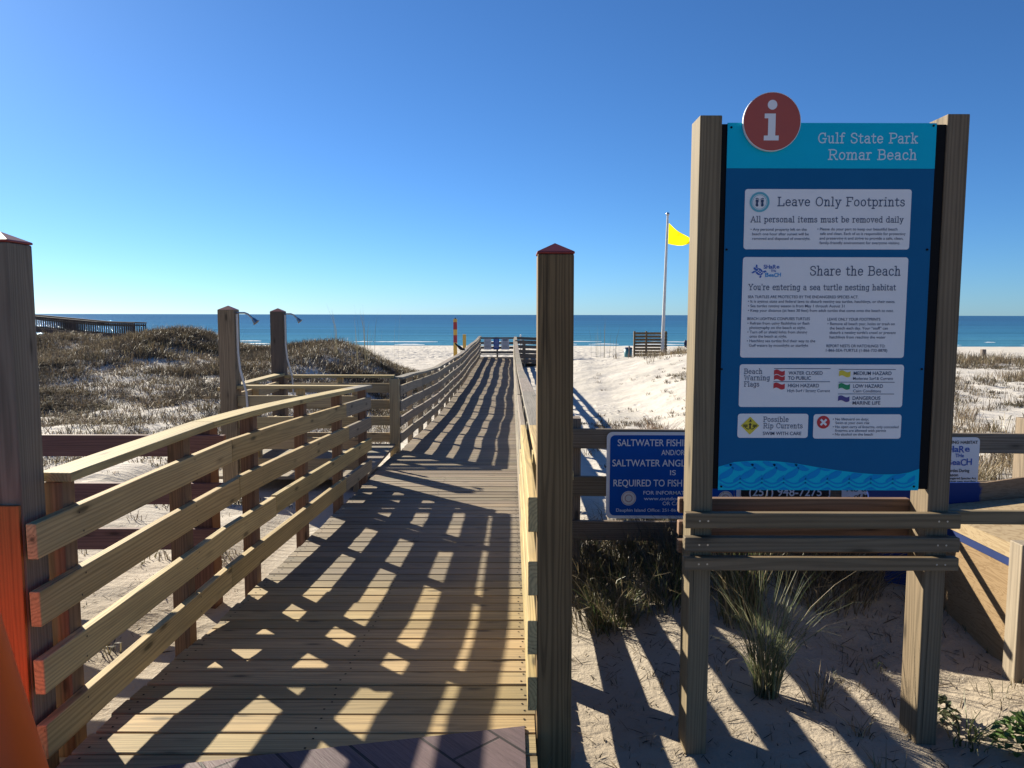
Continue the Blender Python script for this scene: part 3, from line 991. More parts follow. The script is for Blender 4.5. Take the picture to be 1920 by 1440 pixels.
# stamped concrete path meeting the deck at an angle
mb = MB()
pl = [(0.055, 3.004), (-1.26, 2.728), (-2.3, 2.51), (-2.3, -9), (0.06, -9)]
n = len(pl)
vs = [(p[0], p[1], 0.012) for p in pl] + [(p[0], p[1], -0.14) for p in pl]
fs = [tuple(reversed(range(n)))] + [(i, i + n, (i + 1) % n + n, (i + 1) % n) for i in range(n)]
mb.add(vs, fs)
path = mb.build("pavement", STAMP)
tag(path, kind='structure')


def railing(name, label, xf, y0, y1, tops, spacing, side, fresh_to=0.0, cap_pieces=None, group='railings of the boardwalk', post_h=0.14, base=bz, th=0.038, cap_y0=None, cap_off=0.04, cap_h=1.06, board_len=3.3, posts=None, old=GREY, new=PINE, post_tint=None):
    """rails along Y at x=xf(y) (inner face), posts on the outer side (side = -1 left, +1 right)"""
    r = thing(name, label, "railing", (xf(y0), y0, float(base(y0))), group)
    py = posts if posts is not None else list(np.arange(y0 + 0.15, y1, spacing))
    for p in py:
        mb = MB()
        z = float(base(p))
        x = xf(p) + side * (th + 0.047)
        t = jit(post_tint or (new if p < fresh_to else old), .12)
        pw = 0.135 if (side > 0 and p < 4) else 0.089
        if pw > 0.1:
            x += 0.023
        mb.sweep([(x, p, z - 0.55), (x, p, z + cap_h - 0.045)], pw, pw, t, lat=(1, 0, 0))
        mb.build("post", WOOD, r, 0.003)
    for bi, tp in enumerate(tops):
        ya = y0
        first = rnd.uniform(0.55, 1.0) * board_len
        while ya < y1 - 0.05:
            yb = min(ya + (first if ya == y0 else board_len), y1)
            if y1 - yb < 0.5:
                yb = y1
            mb = MB()
            t = jit(new if (ya < fresh_to) else old, .16)
            sag = rnd.uniform(-.008, .008)
            tpf = tp if callable(tp) else (lambda q, tp=tp: tp)
            pts = [(xf(q) + side * (th / 2 + rnd.uniform(0, .002)), q, float(base(q)) + tpf(q) - 0.07 + sag) for q in np.linspace(ya, yb - 0.004, max(3, int((yb - ya) / 0.6)))]
            mb.sweep(pts, th, 0.139, t)
            for p in py:
                if ya + .03 < p < yb - .03 and p < 12:
                    for k in (-.042, .042):
                        zz = float(base(p)) + tpf(p) - 0.07 + sag + k
                        yy = p + rnd.uniform(-.018, .018)
                        xx = xf(yy) - side * .0012
                        ring = [(xx, yy + .0048 * math.cos(a_), zz + .0048 * math.sin(a_)) for a_ in np.linspace(0, 2 * math.pi, 8)[:7]]
                        mb.add(ring, [tuple(range(7))], 1)
            mb.build("rail", [WOOD, M['rust']], r, 0.004)
            ya = yb
    ca = cap_y0 if cap_y0 is not None else y0
    first = True
    while ca < y1 - 0.05:
        L_ = (cap_pieces or 3.6) if first else 3.6
        cb = min(ca + L_, y1)
        if y1 - cb < 0.6:
            cb = y1
        mb = MB()
        t = jit(new if ca < fresh_to - 0.9 else old, .1)
        pts = [(xf(q) + side * cap_off, q, float(base(q)) + cap_h - 0.019) for q in np.linspace(ca, cb - 0.004, max(3, int((cb - ca) / 0.5)))]
        mb.sweep(pts, 0.14, 0.038, t)
        mb.build("cap_rail", WOOD, r, 0.004)
        ca = cb
        first = False
    return r


def xl(y):
    return float(np.interp(y, [2.8, 5.2, 8.9], [-1.80, -1.705, -1.655]))


railing("wooden_railing", "near left railing of fresh and grey boards beside the walkway entrance", xl, 2.825, 8.92, tuple((lambda q, a=a, b=b: float(np.interp(q, [2.8, 8.8], [a, b]))) for a, b in ((.915, .925), (.645, .68), (.375, .425), (.105, .18))), 1.2, -1,
        fresh_to=5.6, cap_pieces=1.35, posts=[3.10, 4.15, 5.15, 6.35, 7.6, 8.82], cap_y0=3.03, th=0.041, post_tint=(.19, .11, .07, .6), cap_off=0.055, board_len=3.0)
railing("wooden_railing", "far left railing of weathered boards running from the shower platform to the beach", lambda y: -1.675, 11.45, 41.2, (0.93, 0.685, 0.44, 0.195), 1.5, -1, board_len=3.6)
railing("wooden_railing", "right hand railing beside the tall red capped post, running to the beach", lambda y: 0.064, 2.95, 41.2, (0.966, 0.716, 0.468, 0.224), 1.5, 1,
        fresh_to=4.9, cap_pieces=1.75, posts=list(np.arange(3.88, 41.2, 1.5)), cap_y0=3.02, cap_off=0.115, board_len=3.6, base=lambda y: .3 * bz(y) + .7 * (dz_(y) + .02))

# gate posts with red pyramid caps
def newel(label, x, y, ztop, w, tint, lean=0.0):
    r = thing("gate_post", label, "post", (x, y, -0.05), "tall posts at the boardwalk entrance")
    mb = MB()
    mb.sweep([(x + lean, y, -0.5), (x + lean * .5, y, 0.7), (x, y, ztop)], w, w, tint, lat=(1, 0, 0))
    mb.build("post", WOOD, r, 0.006)
    mb = MB()
    h = w / 2 + 0.003
    z0 = ztop + 0.001
    mb.add([(x - h, y - h, z0), (x + h, y - h, z0), (x + h, y + h, z0), (x - h, y + h, z0),
            (x - h, y - h, z0 + .008), (x + h, y - h, z0 + .008), (x + h, y + h, z0 + .008), (x - h, y + h, z0 + .008), (x, y, z0 + .046)],
           [(3, 2, 1, 0), (0, 1, 5, 4), (1, 2, 6, 5), (2, 3, 7, 6), (3, 0, 4, 7), (4, 5, 8), (5, 6, 8), (6, 7, 8), (7, 4, 8)])
    mb.build("red_cap", M['red_cap'], r, 0.004)
    return r


newel("tall square post with red cap standing between walkway and fishing sign", 0.167, 3.02, 1.932, 0.140, NEWEL, 0.008)
lp = newel("tall grey post with red cap beside the orange cone at left edge", -1.95, 2.94, 1.965, 0.150, NEWEL_GREY)

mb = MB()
mb.box(-2.022, -1.878, 2.848, 2.8635, -.1, .97, tint=(.48, .16, .045, .35))  # added board; its orange stands in for light bounced off the cone
tag(mb.build("bounce_light_board", WOOD, lp, .002), "added board standing in for orange bounced light on the post's front")

# far end railing with three notices
r = thing("end_railing", "cross railing closing the far end of the boardwalk by the beach", "railing", (-0.8, 41.2, -0.53), "railings of the boardwalk")
for tp in (1.04, 0.77, 0.52, 0.27):
    mb = MB()
    mb.sweep([(-1.72, 41.22, -.53 + tp - .07), (0.12, 41.22, -.53 + tp - .07)], 0.038, 0.10 if tp > 1 else 0.13, jit(GREY))
    mb.build("rail", WOOD, r)
for x in (-1.76, -0.8, 0.16):
    mb = MB()
    mb.sweep([(x, 41.30, -1.1), (x, 41.30, .50)], 0.09, 0.09, jit(GREY), lat=(1, 0, 0))
    mb.build("post", WOOD, r)
mb = MB()
mb.sweep([(-1.8, 41.2, -.44), (0.14, 41.2, -.44)], 0.14, 0.04, jit((0.6, 0.55, 0.48, .3)))
mb.build("kick_board", WOOD, r)
for (x0, x1, lab, mt, nm) in ((-1.52, -1.12, "pale grey notice with small print at left of the far end railing", M['paper'], 0), (-1.0, -.70, "narrow blue notice in the middle of the far end railing", M['logo_blue'], 1), (-.58, -.16, "pale notice with dark heading at right of the far end railing", M['paper'], 2)):
    mb = MB()
    zz0, zz1 = -.18, .40
    mb.plate(rrect(x0, zz0, x1, zz1, .02), 41.17, .008, 0)
    for k in range(7):
        zz = zz1 - .06 - k * .07
        wd = (x1 - x0) * rnd.uniform(.55, .85)
        xc = (x0 + x1) / 2
        hh = .03 if (nm == 2 and k == 0) else .008
        mb.poly([(xc - wd / 2, zz - hh), (xc + wd / 2, zz - hh), (xc + wd / 2, zz + hh), (xc - wd / 2, zz + hh)], 41.165, 1)
    tag(mb.build("notice", [mt, M['ink'] if nm != 1 else M['white']]), lab, "notice", "notices on the far end railing")

# branch ramp turning right at the far end
r = thing("side_ramp", "dark timber landing turning right at the far end of the boardwalk", "ramp", (1.5, 38.5, -0.55))
mb = MB()
for k in range(18):
    xx = .12 + k * .146
    mb.sweep([(xx + .07, 36.4, -.60 - .03 * k * .1), (xx + .07, 41.2, -.56 - .03 * k * .1)], .139, .038, jit(GREY))
mb.build("plank_deck", WOOD, r)
for (ya, dz) in ((36.35, 0.0), (41.25, .02)):
    for tp in (1.0, .77, .54, .31, .10):
        mb = MB()
        mb.sweep([(0.14, ya, -.58 + tp + dz), (2.75, ya, -.66 + tp + dz)], .038, .15, jit((.22, .17, .13, .4)))
        mb.build("rail", WOOD, r)
    for xx in (.6, 1.4, 2.2, 2.7):
        mb = MB()
        mb.sweep([(xx, ya + .07, -1.4), (xx, ya + .07, .36 - xx * .03)], .09, .09, jit(GREY), lat=(1, 0, 0))
        mb.build("post", WOOD, r)

# ------------------------------------------------------------------ shower platform
plat = thing("shower_platform", "small square timber platform with showers beside the boardwalk", "platform", (-2.6, 10.2, -0.25))
mb = MB()
for k in range(16):
    yy = 9.08 + k * .1455
    mb.sweep([(-3.62, yy, -.255), (-1.75, yy, -.255)], .139, .038, jit(GREY, .15))
mb.build("plank_deck", WOOD, plat)


def xrail(name, label, parent_group, xa, xb, y, zb, tops, posts, tint, cap=True, capz=1.06, along='x'):
    r = thing(name, label, "railing", ((xa + xb) / 2 if along == 'x' else y, y if along == 'x' else (xa + xb) / 2, zb), parent_group)
    pt = (lambda s, off, z: (s, y + off, z)) if along == 'x' else (lambda s, off, z: (y + off, s, z))
    for tp in tops:
        mb = MB()
        mb.sweep([pt(xa, 0, zb + tp - .07), pt(xb, 0, zb + tp - .07)], .038, .139, jit(tint, .12))
        mb.build("rail", WOOD, r, .003)
    for p in posts:
        mb = MB()
        c = pt(p, .068, 0)
        mb.sweep([(c[0], c[1], zb - .5), (c[0], c[1], zb + capz - .045)], .089, .089, jit(tint, .1), lat=(1, 0, 0))
        mb.build("post", WOOD, r, .003)
    if cap:
        mb = MB()
        mb.sweep([pt(xa - .05, .03, zb + capz - .019), pt(xb + .03, .03, zb + capz - .019)], .14, .038, jit(PINE, .06))
        mb.build("cap_rail", WOOD, r, .003)
    return r


T4 = (.94, .69, .44, .19)
xrail("wooden_railing", "yellow front railing of the shower platform, nearest the viewer", 'railings of the shower platform', -3.38, -1.80, 8.98, -.20, T4, [-2.52, -1.86], PINE_SHADE)
xrail("wooden_railing", "yellow back railing of the shower platform on its beach side", 'railings of the shower platform', -3.36, -1.80, 11.42, -.27, T4, [-2.6], PINE_SHADE)
xrail("wooden_railing", "yellow outer railing of the platform between the two shower posts", 'railings of the shower platform', 9.16, 11.36, -3.50, -.24, T4, [10.2], PINE_SHADE, along='y')
r = thing("corner_post", "square yellow post where the platform meets the far left railing", "post", (-1.77, 11.42, -.28))
mb = MB()
mb.sweep([(-1.765, 11.40, -.8), (-1.765, 11.40, .745)], .135, .135, jit(PINE_SHADE), lat=(1, 0, 0))
mb.build("post", WOOD, r, .004)


def shower(label, x, y, ztop, tint):
    r = thing("shower_post", label, "shower", (x, y, -.3), "outdoor showers")
    mb = MB()
    w = .188
    mb.sweep([(x, y, -.8), (x, y, ztop - .05)], w, w, tint, lat=(1, 0, 0))
    h = w / 2
    mb.add([(x - h, y - h, ztop - .0495), (x + h, y - h, ztop - .0495), (x + h, y + h, ztop - .0495), (x - h, y + h, ztop - .0495), (x, y, ztop)],
           [(0, 1, 4), (1, 2, 4), (2, 3, 4), (3, 0, 4)], 1)
    mb.build("post", [WOOD, M['red_cap']], r, .004)
    mb = MB()
    xa = x + h + .012
    mb.tube([(xa - .02, y - .02, ztop - .085), (xa + .09, y - .02, ztop - .085), (xa + .13, y - .02, ztop - .10), (xa + .19, y - .02, ztop - .155)], .011)
    mb.build("shower_arm", M['steel'], r)
    mb = MB()
    mb.tube([(xa + .185, y - .02, ztop - .15), (xa + .215, y - .02, ztop - .185), (xa + .228, y - .02, ztop - .20)], .018, r_end=.042, seg=14)
    mb.build("shower_head", M['steel'], r)
    mb = MB()
    mb.tube([(xa + .006, y - .04, ztop - .10), (xa + .006, y - .04, ztop - .55), (xa + .03, y - .05, ztop - .75), (xa + .10, y - .06, ztop - 1.02), (xa + .12, y - .06, ztop - 1.5)], .014)
    mb.build("supply_pipe", M['pipe'], r)


shower("nearer brown shower post with steel arm at platform's left corner", -3.335, 9.0, 1.80, jit((.27, .20, .12, .6), 0))
shower("farther dark stained shower post with steel arm at back corner", -3.50, 11.45, 1.79, jit((.13, .10, .075, .6), 0))
mb = MB()
mb.tube([(-2.02, 10.2, -.23), (-2.03, 10.2, .1), (-2.08, 10.25, .42)], .028)
mb.ball((-2.02, 10.2, -.235), (.06, .06, .012))
tag(mb.build("blue_pipe", M['blue_pipe']), "slim blue pipe standing on the shower platform behind the railing", "pipe")
mb = MB()
pts = [(-3.62 + .12 * k, 8.72 + .02 * math.sin(k), float(ter(-3.62 + .12 * k, 8.72)) + .05) for k in range(8)]
mb.tube([(-3.75, 8.45, .50 - .38), (-3.55, 8.45, .58 - .38), (-3.3, 8.45, .60 - .38), (-3.1, 8.45, .52 - .38)], .13, seg=14, r_end=.10)
tag(mb.build("weathered_log", M['log']), "rounded grey log lying in front of the nearer shower post", "log")

# ------------------------------------------------------------------ rail fences left and right of the entrance
fz = (.905, .565, .245)


def fence(label, xa, xb, y, posts, tint, ptint, zoff=0.0, tilt=0.0):
    r = thing("rail_fence", label, "fence", ((xa + xb) / 2, y, -.1), "three rail fences beside the entrance")
    for tp in fz:
        mb = MB()
        mb.sweep([(xa, y, tp - .07 + zoff), (xb, y, tp - .07 + zoff + tilt)], .038, .14, jit(tint, .12))
        mb.build("rail", WOOD, r, .004)
    for p in posts:
        mb = MB()
        mb.sweep([(p, y + .095, -.5), (p, y + .095, .97 + zoff)], .14, .14, jit(ptint, .1), lat=(1, 0, 0))
        mb.build("post", WOOD, r, .005)
    return r


fence("brown three rail fence right of the boardwalk carrying several signs", .25, 6.4, 5.32, [.42, 2.05, 3.72, 5.4], FENCE, FENCE, 0.0, -.06)
fz = tuple(at_y(85, q, 4.92).z for q in (815, 905, 990))
fence("dark maroon three rail fence left of the near railing", -6.2, -1.87, 4.92, [-5.6, -3.9, -2.05], MAROON, REDBROWN, .0)

# ------------------------------------------------------------------ traffic cone
r = thing("traffic_cone", "plain orange cone in the lower left corner beside the grey post", "cone", (-1.785, 2.46, 0.0))
mb = MB()
mb.lathe([(.195, .036), (.19, .05), (.024, .91), (.02, .925), (0.0005, .925)], (-1.785, 2.46, 0.012), seg=48)
mb.build("cone_body", M['orange'], r)
mb = MB()
mb.plate(rrect(-.21, -.21, .21, .21, .03), 0, .035)
ob = mb.build("cone_foot", M['rubber'], r)
ob.rotation_euler = (math.radians(-90), 0, 0)
ob.location = (0, 0, .014)

# ------------------------------------------------------------------ information sign
SY = 3.05                      # front face of the panel


def P(px, py, y=SY):
    p = at_y(px, py, y)
    return (p.x, p.z)


sign = thing("information_sign", "tall blue beach information sign with red i disc between two timber posts", "sign", (1.25, 3.1, -.1))
for (xc, zt) in ((0.7735, 2.475), (1.738, 2.482)):
    mb = MB()
    mb.sweep([(xc + .002, 3.12, -.6), (xc, 3.12, 1.0), (xc, 3.12, zt)], .087, .14, jit(SIGN_WOOD, .06), lat=(1, 0, 0))
    mb.build("post", WOOD, sign, .004)
mb = MB()
mb.plate([(0.818, .995), (1.6935, .995), (1.6935, 2.443), (0.818, 2.443)], SY + .006, .03)
mb.build("black_frame", M['black'], sign, .002)
PX0, PX1, PZ0, PZ1 = 0.838, 1.652, 0.992, 2.446
mb = MB()
mb.plate([(PX0, PZ0), (PX1, PZ0), (PX1, PZ1), (PX0, PZ1)], SY, .0045)
panel = mb.build("sign_panel", M['navy'], sign)
zh = P(1560, 316)[1]
mb = MB()
Y1 = SY - .0012
Y2 = SY - .0024
Y3 = SY - .0036
mb.poly([(PX0, zh), (PX1, zh), (PX1, PZ1), (PX0, PZ1)], Y1, 0)
a, b = P(1533, 268), P(1720, 268)
slab(mb, "Gulf State Park", a[0], b[0], a[1], Y2, P(1600, 250)[1] - P(1600, 268)[1], 1, .85)
a, b = P(1553, 299), P(1718, 299)
slab(mb, "Romar Beach", a[0], b[0], a[1], Y2, P(1600, 281)[1] - P(1600, 299)[1], 1, .85)
mb.build("header_band", [M['cyan'], M['header_ink']], panel)

# disc
c = P(1445, 230)
mb = MB()
mb.plate(circle(c, .112, 64), SY - .016, .012, 1)
mb.poly(circle(c, .1095, 64), SY - .0172, 0)
q = SY - .0184
s = .22 / 106.0
mb.poly(circle((c[0] - .001, c[1] + .063), .0185, 32), q, 2)
ix, iz = c[0] - .001, c[1]
mb.poly([(ix - .030, iz - .0715), (ix + .028, iz - .0715), (ix + .028, iz - .053), (ix + .014, iz - .053), (ix + .014, iz + .030), (ix - .029, iz + .030), (ix - .029, iz + .012), (ix - .0145, iz + .012), (ix - .0145, iz - .053), (ix - .030, iz - .053)], q, 2)
mb.build("information_disc", [M['brick_red'], M['white'], M['paper']], panel)

# screws
mb = MB()
for p in ((1371, 239), (1750, 236), (1362, 468), (1738, 468), (1353, 692), (1728, 692), (1352, 912), (1713, 912)):
    q_ = P(*p)
    mb.plate(circle(q_, .0042, 12), SY - .004, .004)
mb.build("screws", M['black'], panel)


def box_px(x0, y0, x1, y1):
    a, b = P((x0), y0), P((x1), y1)
    return a[0], b[1], b[0], a[1]


def notice(name, px):
    x0, z0, x1, z1 = box_px(*px)
    mb = MB()
    mb.poly(rrect(x0, z0, x1, z1, .011), Y1, 0)
    ob = mb.build(name, M['paper'], panel)
    return ob


def line(mb, text, px0, px1, py, hpx, mi=0, bold=0.006):
    a, b = P(px0, py), P(px1, py)
    h = P(px0, py - hpx)[1] - a[1]
    sans(mb, text, a[0], a[1], Y2, h, mi, b[0], bold)


def sline(mb, text, px0, px1, py, hpx, mi=0, w=.8):
    a, b = P(px0, py), P(px1, py)
    slab(mb, text, a[0], b[0], a[1], Y2, P(px0, py - hpx)[1] - a[1], mi, w)


def foot(mb, cx, cz, k, s, y, mi):
    pts = crom([(0, -9), (-2.6, -8), (-3, -5.2), (-2.2, -1.5), (-3.2, 2), (-2.6, 4.4), (0, 5), (2.6, 3.6), (2.7, 1), (1.6, -2.4), (2.4, -6), (2, -8.2)], True, 3)
    mb.poly([(cx + k * p[0] * s, cz + p[1] * s) for p in (pts if k < 0 else pts[::-1])][::1], y, mi)
    for (tx, tz, tr) in ((-2.2, 6.6, 1.15), (-.5, 7.3, .95), (.9, 7.0, .8), (2.1, 6.2, .75), (2.9, 5.1, .65)):
        mb.poly(circle((cx + k * tx * s, cz + tz * s), tr * s, 10), y, mi)


# notice 1
n1 = notice("footprints_notice", (1397, 354.5, 1704, 468))
mb = MB()
sline(mb, "Leave Only Footprints", 1458, 1696, 386, 16, 0, .75)
sline(mb, "All personal items must be removed daily", 1407, 1693, 416.5, 10.5, 0, .85)
for i, (t, a, b) in enumerate((("\u2022 Any personal property left on the", 1407, 1512), ("  beach one hour after sunset will be", 1410, 1516), ("  removed and disposed of overnight.", 1410, 1519))):
    line(mb, t.strip(), a, b, 432.5 + 8.6 * i, 5.2)
for i, (t, a, b) in enumerate((("\u2022 Please do your part to keep our beautiful beach", 1532, 1682), ("safe and clean. Each of us is responsible for protecting", 1537, 1697), ("and preserving it and strive to provide a safe, clean,", 1536, 1693), ("family-friendly environment for everyone visiting.", 1536, 1687))):
    line(mb, t, a, b, 432 + 8.6 * i, 5.2)
c = P(1424, 379)
pm = .00215
mb.ring(c, 14.3 * pm, 18.2 * pm, Y2, 1)
mb.ring(c, 12.4 * pm, 13.2 * pm, Y2, 1)
foot(mb, c[0] - 4.6 * pm, c[1], 1, .9 * pm, Y3, 0)
foot(mb, c[0] + 4.6 * pm, c[1], -1, .9 * pm, Y3, 0)
mb.build("lettering", [M['ink'], M['teal_ink']], n1)

# notice 2
n2 = notice("turtle_notice", (1393, 482, 1694, 671))
mb = MB()
sline(mb, "Share the Beach", 1518, 1688, 516, 16.5, 0, .75)
sline(mb, "You're entering a sea turtle nesting habitat", 1403, 1679, 543.5, 10.5, 0, .85)
for (t, a, b, yy) in (("SEA TURTLES ARE PROTECTED BY THE ENDANGERED SPECIES ACT.", 1402, 1609, 559),
                      ("\u2022 It is against state and federal laws to disturb nesting sea turtles, hatchlings, or their nests.", 1402, 1678, 567.5),
                      ("\u2022 Sea turtles nesting season is from May 1 through August 31", 1402, 1583, 576),
                      ("\u2022 Keep your distance (at least 30 feet) from adult turtles that come onto the beach to nest.", 1402, 1675, 584.5),
                      ("BEACH LIGHTING CONFUSES TURTLES", 1401, 1518, 600),
                      ("\u2022 Refrain from using flashlights or flash", 1401, 1517, 608.5),
                      ("photography on the beach at night.", 1405, 1510, 616.7),
                      ("\u2022 Turn off or shield lights from shining", 1401, 1513, 625),
                      ("onto the beach at night.", 1405, 1475, 633),
                      ("\u2022 Hatchling sea turtles find their way to the", 1400, 1528, 641.5),
                      ("Gulf waters by moonlight or starlight", 1404, 1515, 650),
                      ("LEAVE ONLY YOUR FOOTPRINTS", 1551, 1650, 601),
                      ("\u2022 Remove all beach gear, holes or trash on", 1551, 1677, 609.5),
                      ("the beach each day. Your \u201cstuff\u201d can", 1555, 1664, 617.7),
                      ("disturb a nesting turtle's crawl or prevent", 1555, 1679, 626),
                      ("hatchlings from reaching the water", 1555, 1660, 634.5),
                      ("REPORT NESTS OR HATCHLINGS TO:", 1549, 1659, 651),
                      ("1-866-SEA-TURTLE (1-866-732-8878)", 1548, 1663, 659.3)):
    line(mb, t, a, b, yy, 5.3, 0, .010 if t.isupper() else .006)


def share_logo(mb, x, z, s, y, m1, m2, turtle=True):
    """hand cut SHARE THE BEACH lettering, x,z = lower left of the words, s = metres per unit (word block about 30 x 22 units)"""
    for (w, x0, z0, h, mi, wd) in (("SH", 0, 14.6, 7.2, m1, 11), ("a", 11.4, 14.8, 6.8, m1, 5), ("R", 16.8, 14.2, 7.6, m1, 6), ("e", 23.2, 15.2, 6.6, m1, 5.4),
                                   ("THe", 13, 8.8, 4.2, m1, 9.5),
                                   ("B", 3.2, -.2, 7.6, m2, 6.4), ("ea", 10, .2, 6.4, m2, 9), ("C", 19.4, -.4, 7.4, m2, 6), ("H", 25.8, .4, 7.2, m2, 6)):
        sans(mb, w, x + x0 * s, z + z0 * s, y - .00015, h * s, mi, x + (x0 + wd) * s, .028)
    if turtle:
        cx, cz = x - 8 * s, z + 9 * s
        rot = math.radians(-35)

        def tr(p):
            return (cx + (p[0] * math.cos(rot) - p[1] * math.sin(rot)) * s, cz + (p[0] * math.sin(rot) + p[1] * math.cos(rot)) * s)
        shell = crom([(-7.5, 0), (-4, 5), (2, 5.6), (7, 2), (7, -2), (2, -5.6), (-4, -5)], True, 4)
        mb.poly([tr(p) for p in shell[::-1]], y, m1)
        for k in (-3.6, 0, 3.6):
            for w_ in (-2.4, 1.0):
                hexa = circle((k + (.8 if w_ > 0 else 0), w_ + .7), 1.25, 6)
                mb.poly([tr(p) for p in hexa], y - .0003, 2)
        for fl in ([(-6, 3.4), (-10, 8), (-12.4, 7.4), (-9.6, 2.6)], [(5, 4.4), (7.8, 8.4), (10.8, 8.6), (8.4, 3.2)], [(-5, -4), (-8, -9.4), (-10.4, -9.6), (-8.4, -3.4)], [(5, -4.4), (6.4, -8), (9, -7.6), (8, -3)], [(-7.4, 1.6), (-11.6, 1.9), (-12.4, 0), (-11.4, -1.8), (-7.4, -1.6)]):
            pts = [tr(p) for p in fl]
            ar = sum(pts[i][0] * pts[(i + 1) % len(pts)][1] - pts[(i + 1) % len(pts)][0] * pts[i][1] for i in range(len(pts)))
            mb.poly(pts if ar > 0 else pts[::-1], y - .0002, m1)


a = P(1431, 519)
share_logo(mb, a[0], a[1], (P(1464, 519)[0] - a[0]) / 32.0, Y2, 1, 3)
mb.build("lettering", [M['ink'], M['logo_blue'], M['paper'], M['wave_dark']], n2)


# notice 3
def wavy(mb, px0, py0, px1, py1, mi):
    a, b = P(px0, py0), P(px1, py1)
    top, bot = [], []
    for k in range(13):
        t = k / 12
        dz = .004 * math.sin(t * 2 * math.pi)
        x = a[0] + (b[0] - a[0]) * t
        top.append((x, a[1] + dz))
        bot.append((x, b[1] + dz))
    mb.poly(bot + top[::-1], Y2, mi)


n3 = notice("flag_notice", (1387, 683, 1691, 763.5))
mb = MB()
for t, b, yy in (("Beach", 1429, 700.5), ("Warning", 1443, 712.5), ("Flags", 1423, 724.5)):
    sline(mb, t, 1395, b, yy, 9, 0, .8)
wavy(mb, 1451, 694.5, 1471, 703, 1)
wavy(mb, 1451, 704.5, 1471, 712.5, 1)
wavy(mb, 1450, 719, 1471, 728.5, 1)
wavy(mb, 1573, 696, 1594, 705.5, 2)
wavy(mb, 1572, 720, 1593, 729, 3)
wavy(mb, 1571, 743, 1592, 752, 4)
for (t, a, b, yy, hh) in (("WATER CLOSED", 1478, 1542, 702.5, 6.8), ("TO PUBLIC", 1477, 1520, 712, 6.8), ("HIGH HAZARD", 1477, 1535, 726, 6.8),
                          ("MEDIUM HAZARD", 1600, 1671, 703, 6.8), ("LOW HAZARD", 1599, 1655, 727, 6.8), ("DANGEROUS", 1598, 1650, 749.5, 6.8), ("MARINE LIFE", 1598, 1650, 758.5, 6.8)):
    line(mb, t, a, b, yy, hh, 0, .014)
for (t, a, b, yy) in (("High Surf / Strong Current", 1476, 1556, 735), ("Moderate Surf & Current", 1599, 1674, 712), ("Calm Conditions", 1599, 1651, 735.5)):
    line(mb, t, a, b, yy, 5.4, 0)
for (xa, xb, yy) in ((1451, 1557, 691), (1450, 1556, 715.5), (1572, 1679, 692.5), (1572, 1677, 716.5), (1571, 1676, 738.5)):
    a, b = P(xa, yy), P(xb, yy)
    mb.poly([(a[0], a[1] - .0012), (b[0], a[1] - .0012), (b[0], a[1] + .0012), (a[0], a[1] + .0012)], Y2, 0)
mb.build("lettering", [M['ink'], M['red'], M['yellow_ink'], M['green_ink'], M['violet_ink']], n3)

# notice 4
n4 = notice("rip_current_notice", (1383.5, 775.5, 1514, 821))
mb = MB()
c = P(1406, 798)
mb.poly([(c[0], c[1] - .0365), (c[0] + .0375, c[1]), (c[0], c[1] + .0365), (c[0] - .0375, c[1])], Y2, 1)
mb.poly([(c[0] - .003, c[1] - .013), (c[0] + .003, c[1] - .013), (c[0] + .003, c[1] + .004), (c[0] + .007, c[1] + .004), (c[0], c[1] + .012), (c[0] - .007, c[1] + .004), (c[0] - .003, c[1] + .004)], Y3, 2)
mb.poly(circle((c[0] + .001, c[1] + .022), .0035, 10), Y3, 2)
mb.poly([(c[0] - .006, c[1] + .0145), (c[0] + .007, c[1] + .0165), (c[0] + .006, c[1] + .0185), (c[0] - .006, c[1] + .017)], Y3, 2)
for sg in (-1, 1):
    for k in (-1, 0, 1):
        xa, xb = sorted((c[0] + sg * .010, c[0] + sg * .028))
        zz = c[1] + k * .0035
        mb.poly([(xa, zz - .0011), (xb, zz - .0011), (xb, zz + .0011), (xa, zz + .0011)], Y3, 2)
    st = [(c[0] + sg * (.006 + .013 * k / 5), c[1] - .014 + .008 * (k / 5) ** 2) for k in range(6)]
    A_, B_ = stroke_strip(st, .0028)
    pts = [tuple(p) for p in A_] + [tuple(p) for p in B_[::-1]]
    mb.poly(pts if sg < 0 else pts[::-1], Y3, 2)
sline(mb, "Possible", 1431, 1478, 790.5, 9, 0, .8)
sline(mb, "Rip Currents", 1431, 1504.5, 802.5, 9, 0, .8)
line(mb, "SWIM WITH CARE", 1430, 1502, 815.5, 6.4, 0, .014)
mb.build("lettering", [M['ink'], M['yellow_ink'], M['ink_black']], n4)

# notice 5
n5 = notice("rules_notice", (1525.5, 776.5, 1688, 822.5))
mb = MB()
c = P(1543.5, 791.5)
mb.poly(circle(c, .0262, 36), Y2, 1)
for sg in (-1, 1):
    w_, k_ = .0042, .0115
    dx, dz = k_, k_ * sg
    nx, nz = -dz / k_ * w_ * .7071, dx / k_ * w_ * .7071
    mb.poly([(c[0] - dx - nx, c[1] - dz - nz), (c[0] + dx - nx, c[1] + dz - nz), (c[0] + dx + nx, c[1] + dz + nz), (c[0] - dx + nx, c[1] - dz + nz)], Y3 - (.0003 if sg > 0 else 0), 2)
for (t, a, b, yy) in (("\u2022 No lifeguard on duty;", 1561, 1628, 788), ("Swim at your own risk", 1566, 1630, 795), ("\u2022 No open carry of firearms, only concealed", 1561, 1684, 802.5), ("firearms are allowed with permit", 1565, 1661, 809.5), ("\u2022 No alcohol on the beach", 1560.5, 1636, 816.5)):
    line(mb, t, a, b, yy, 5.0, 0)
mb.build("lettering", [M['ink'], M['red'], M['white']], n5)

# wave band along the bottom
mb = MB()


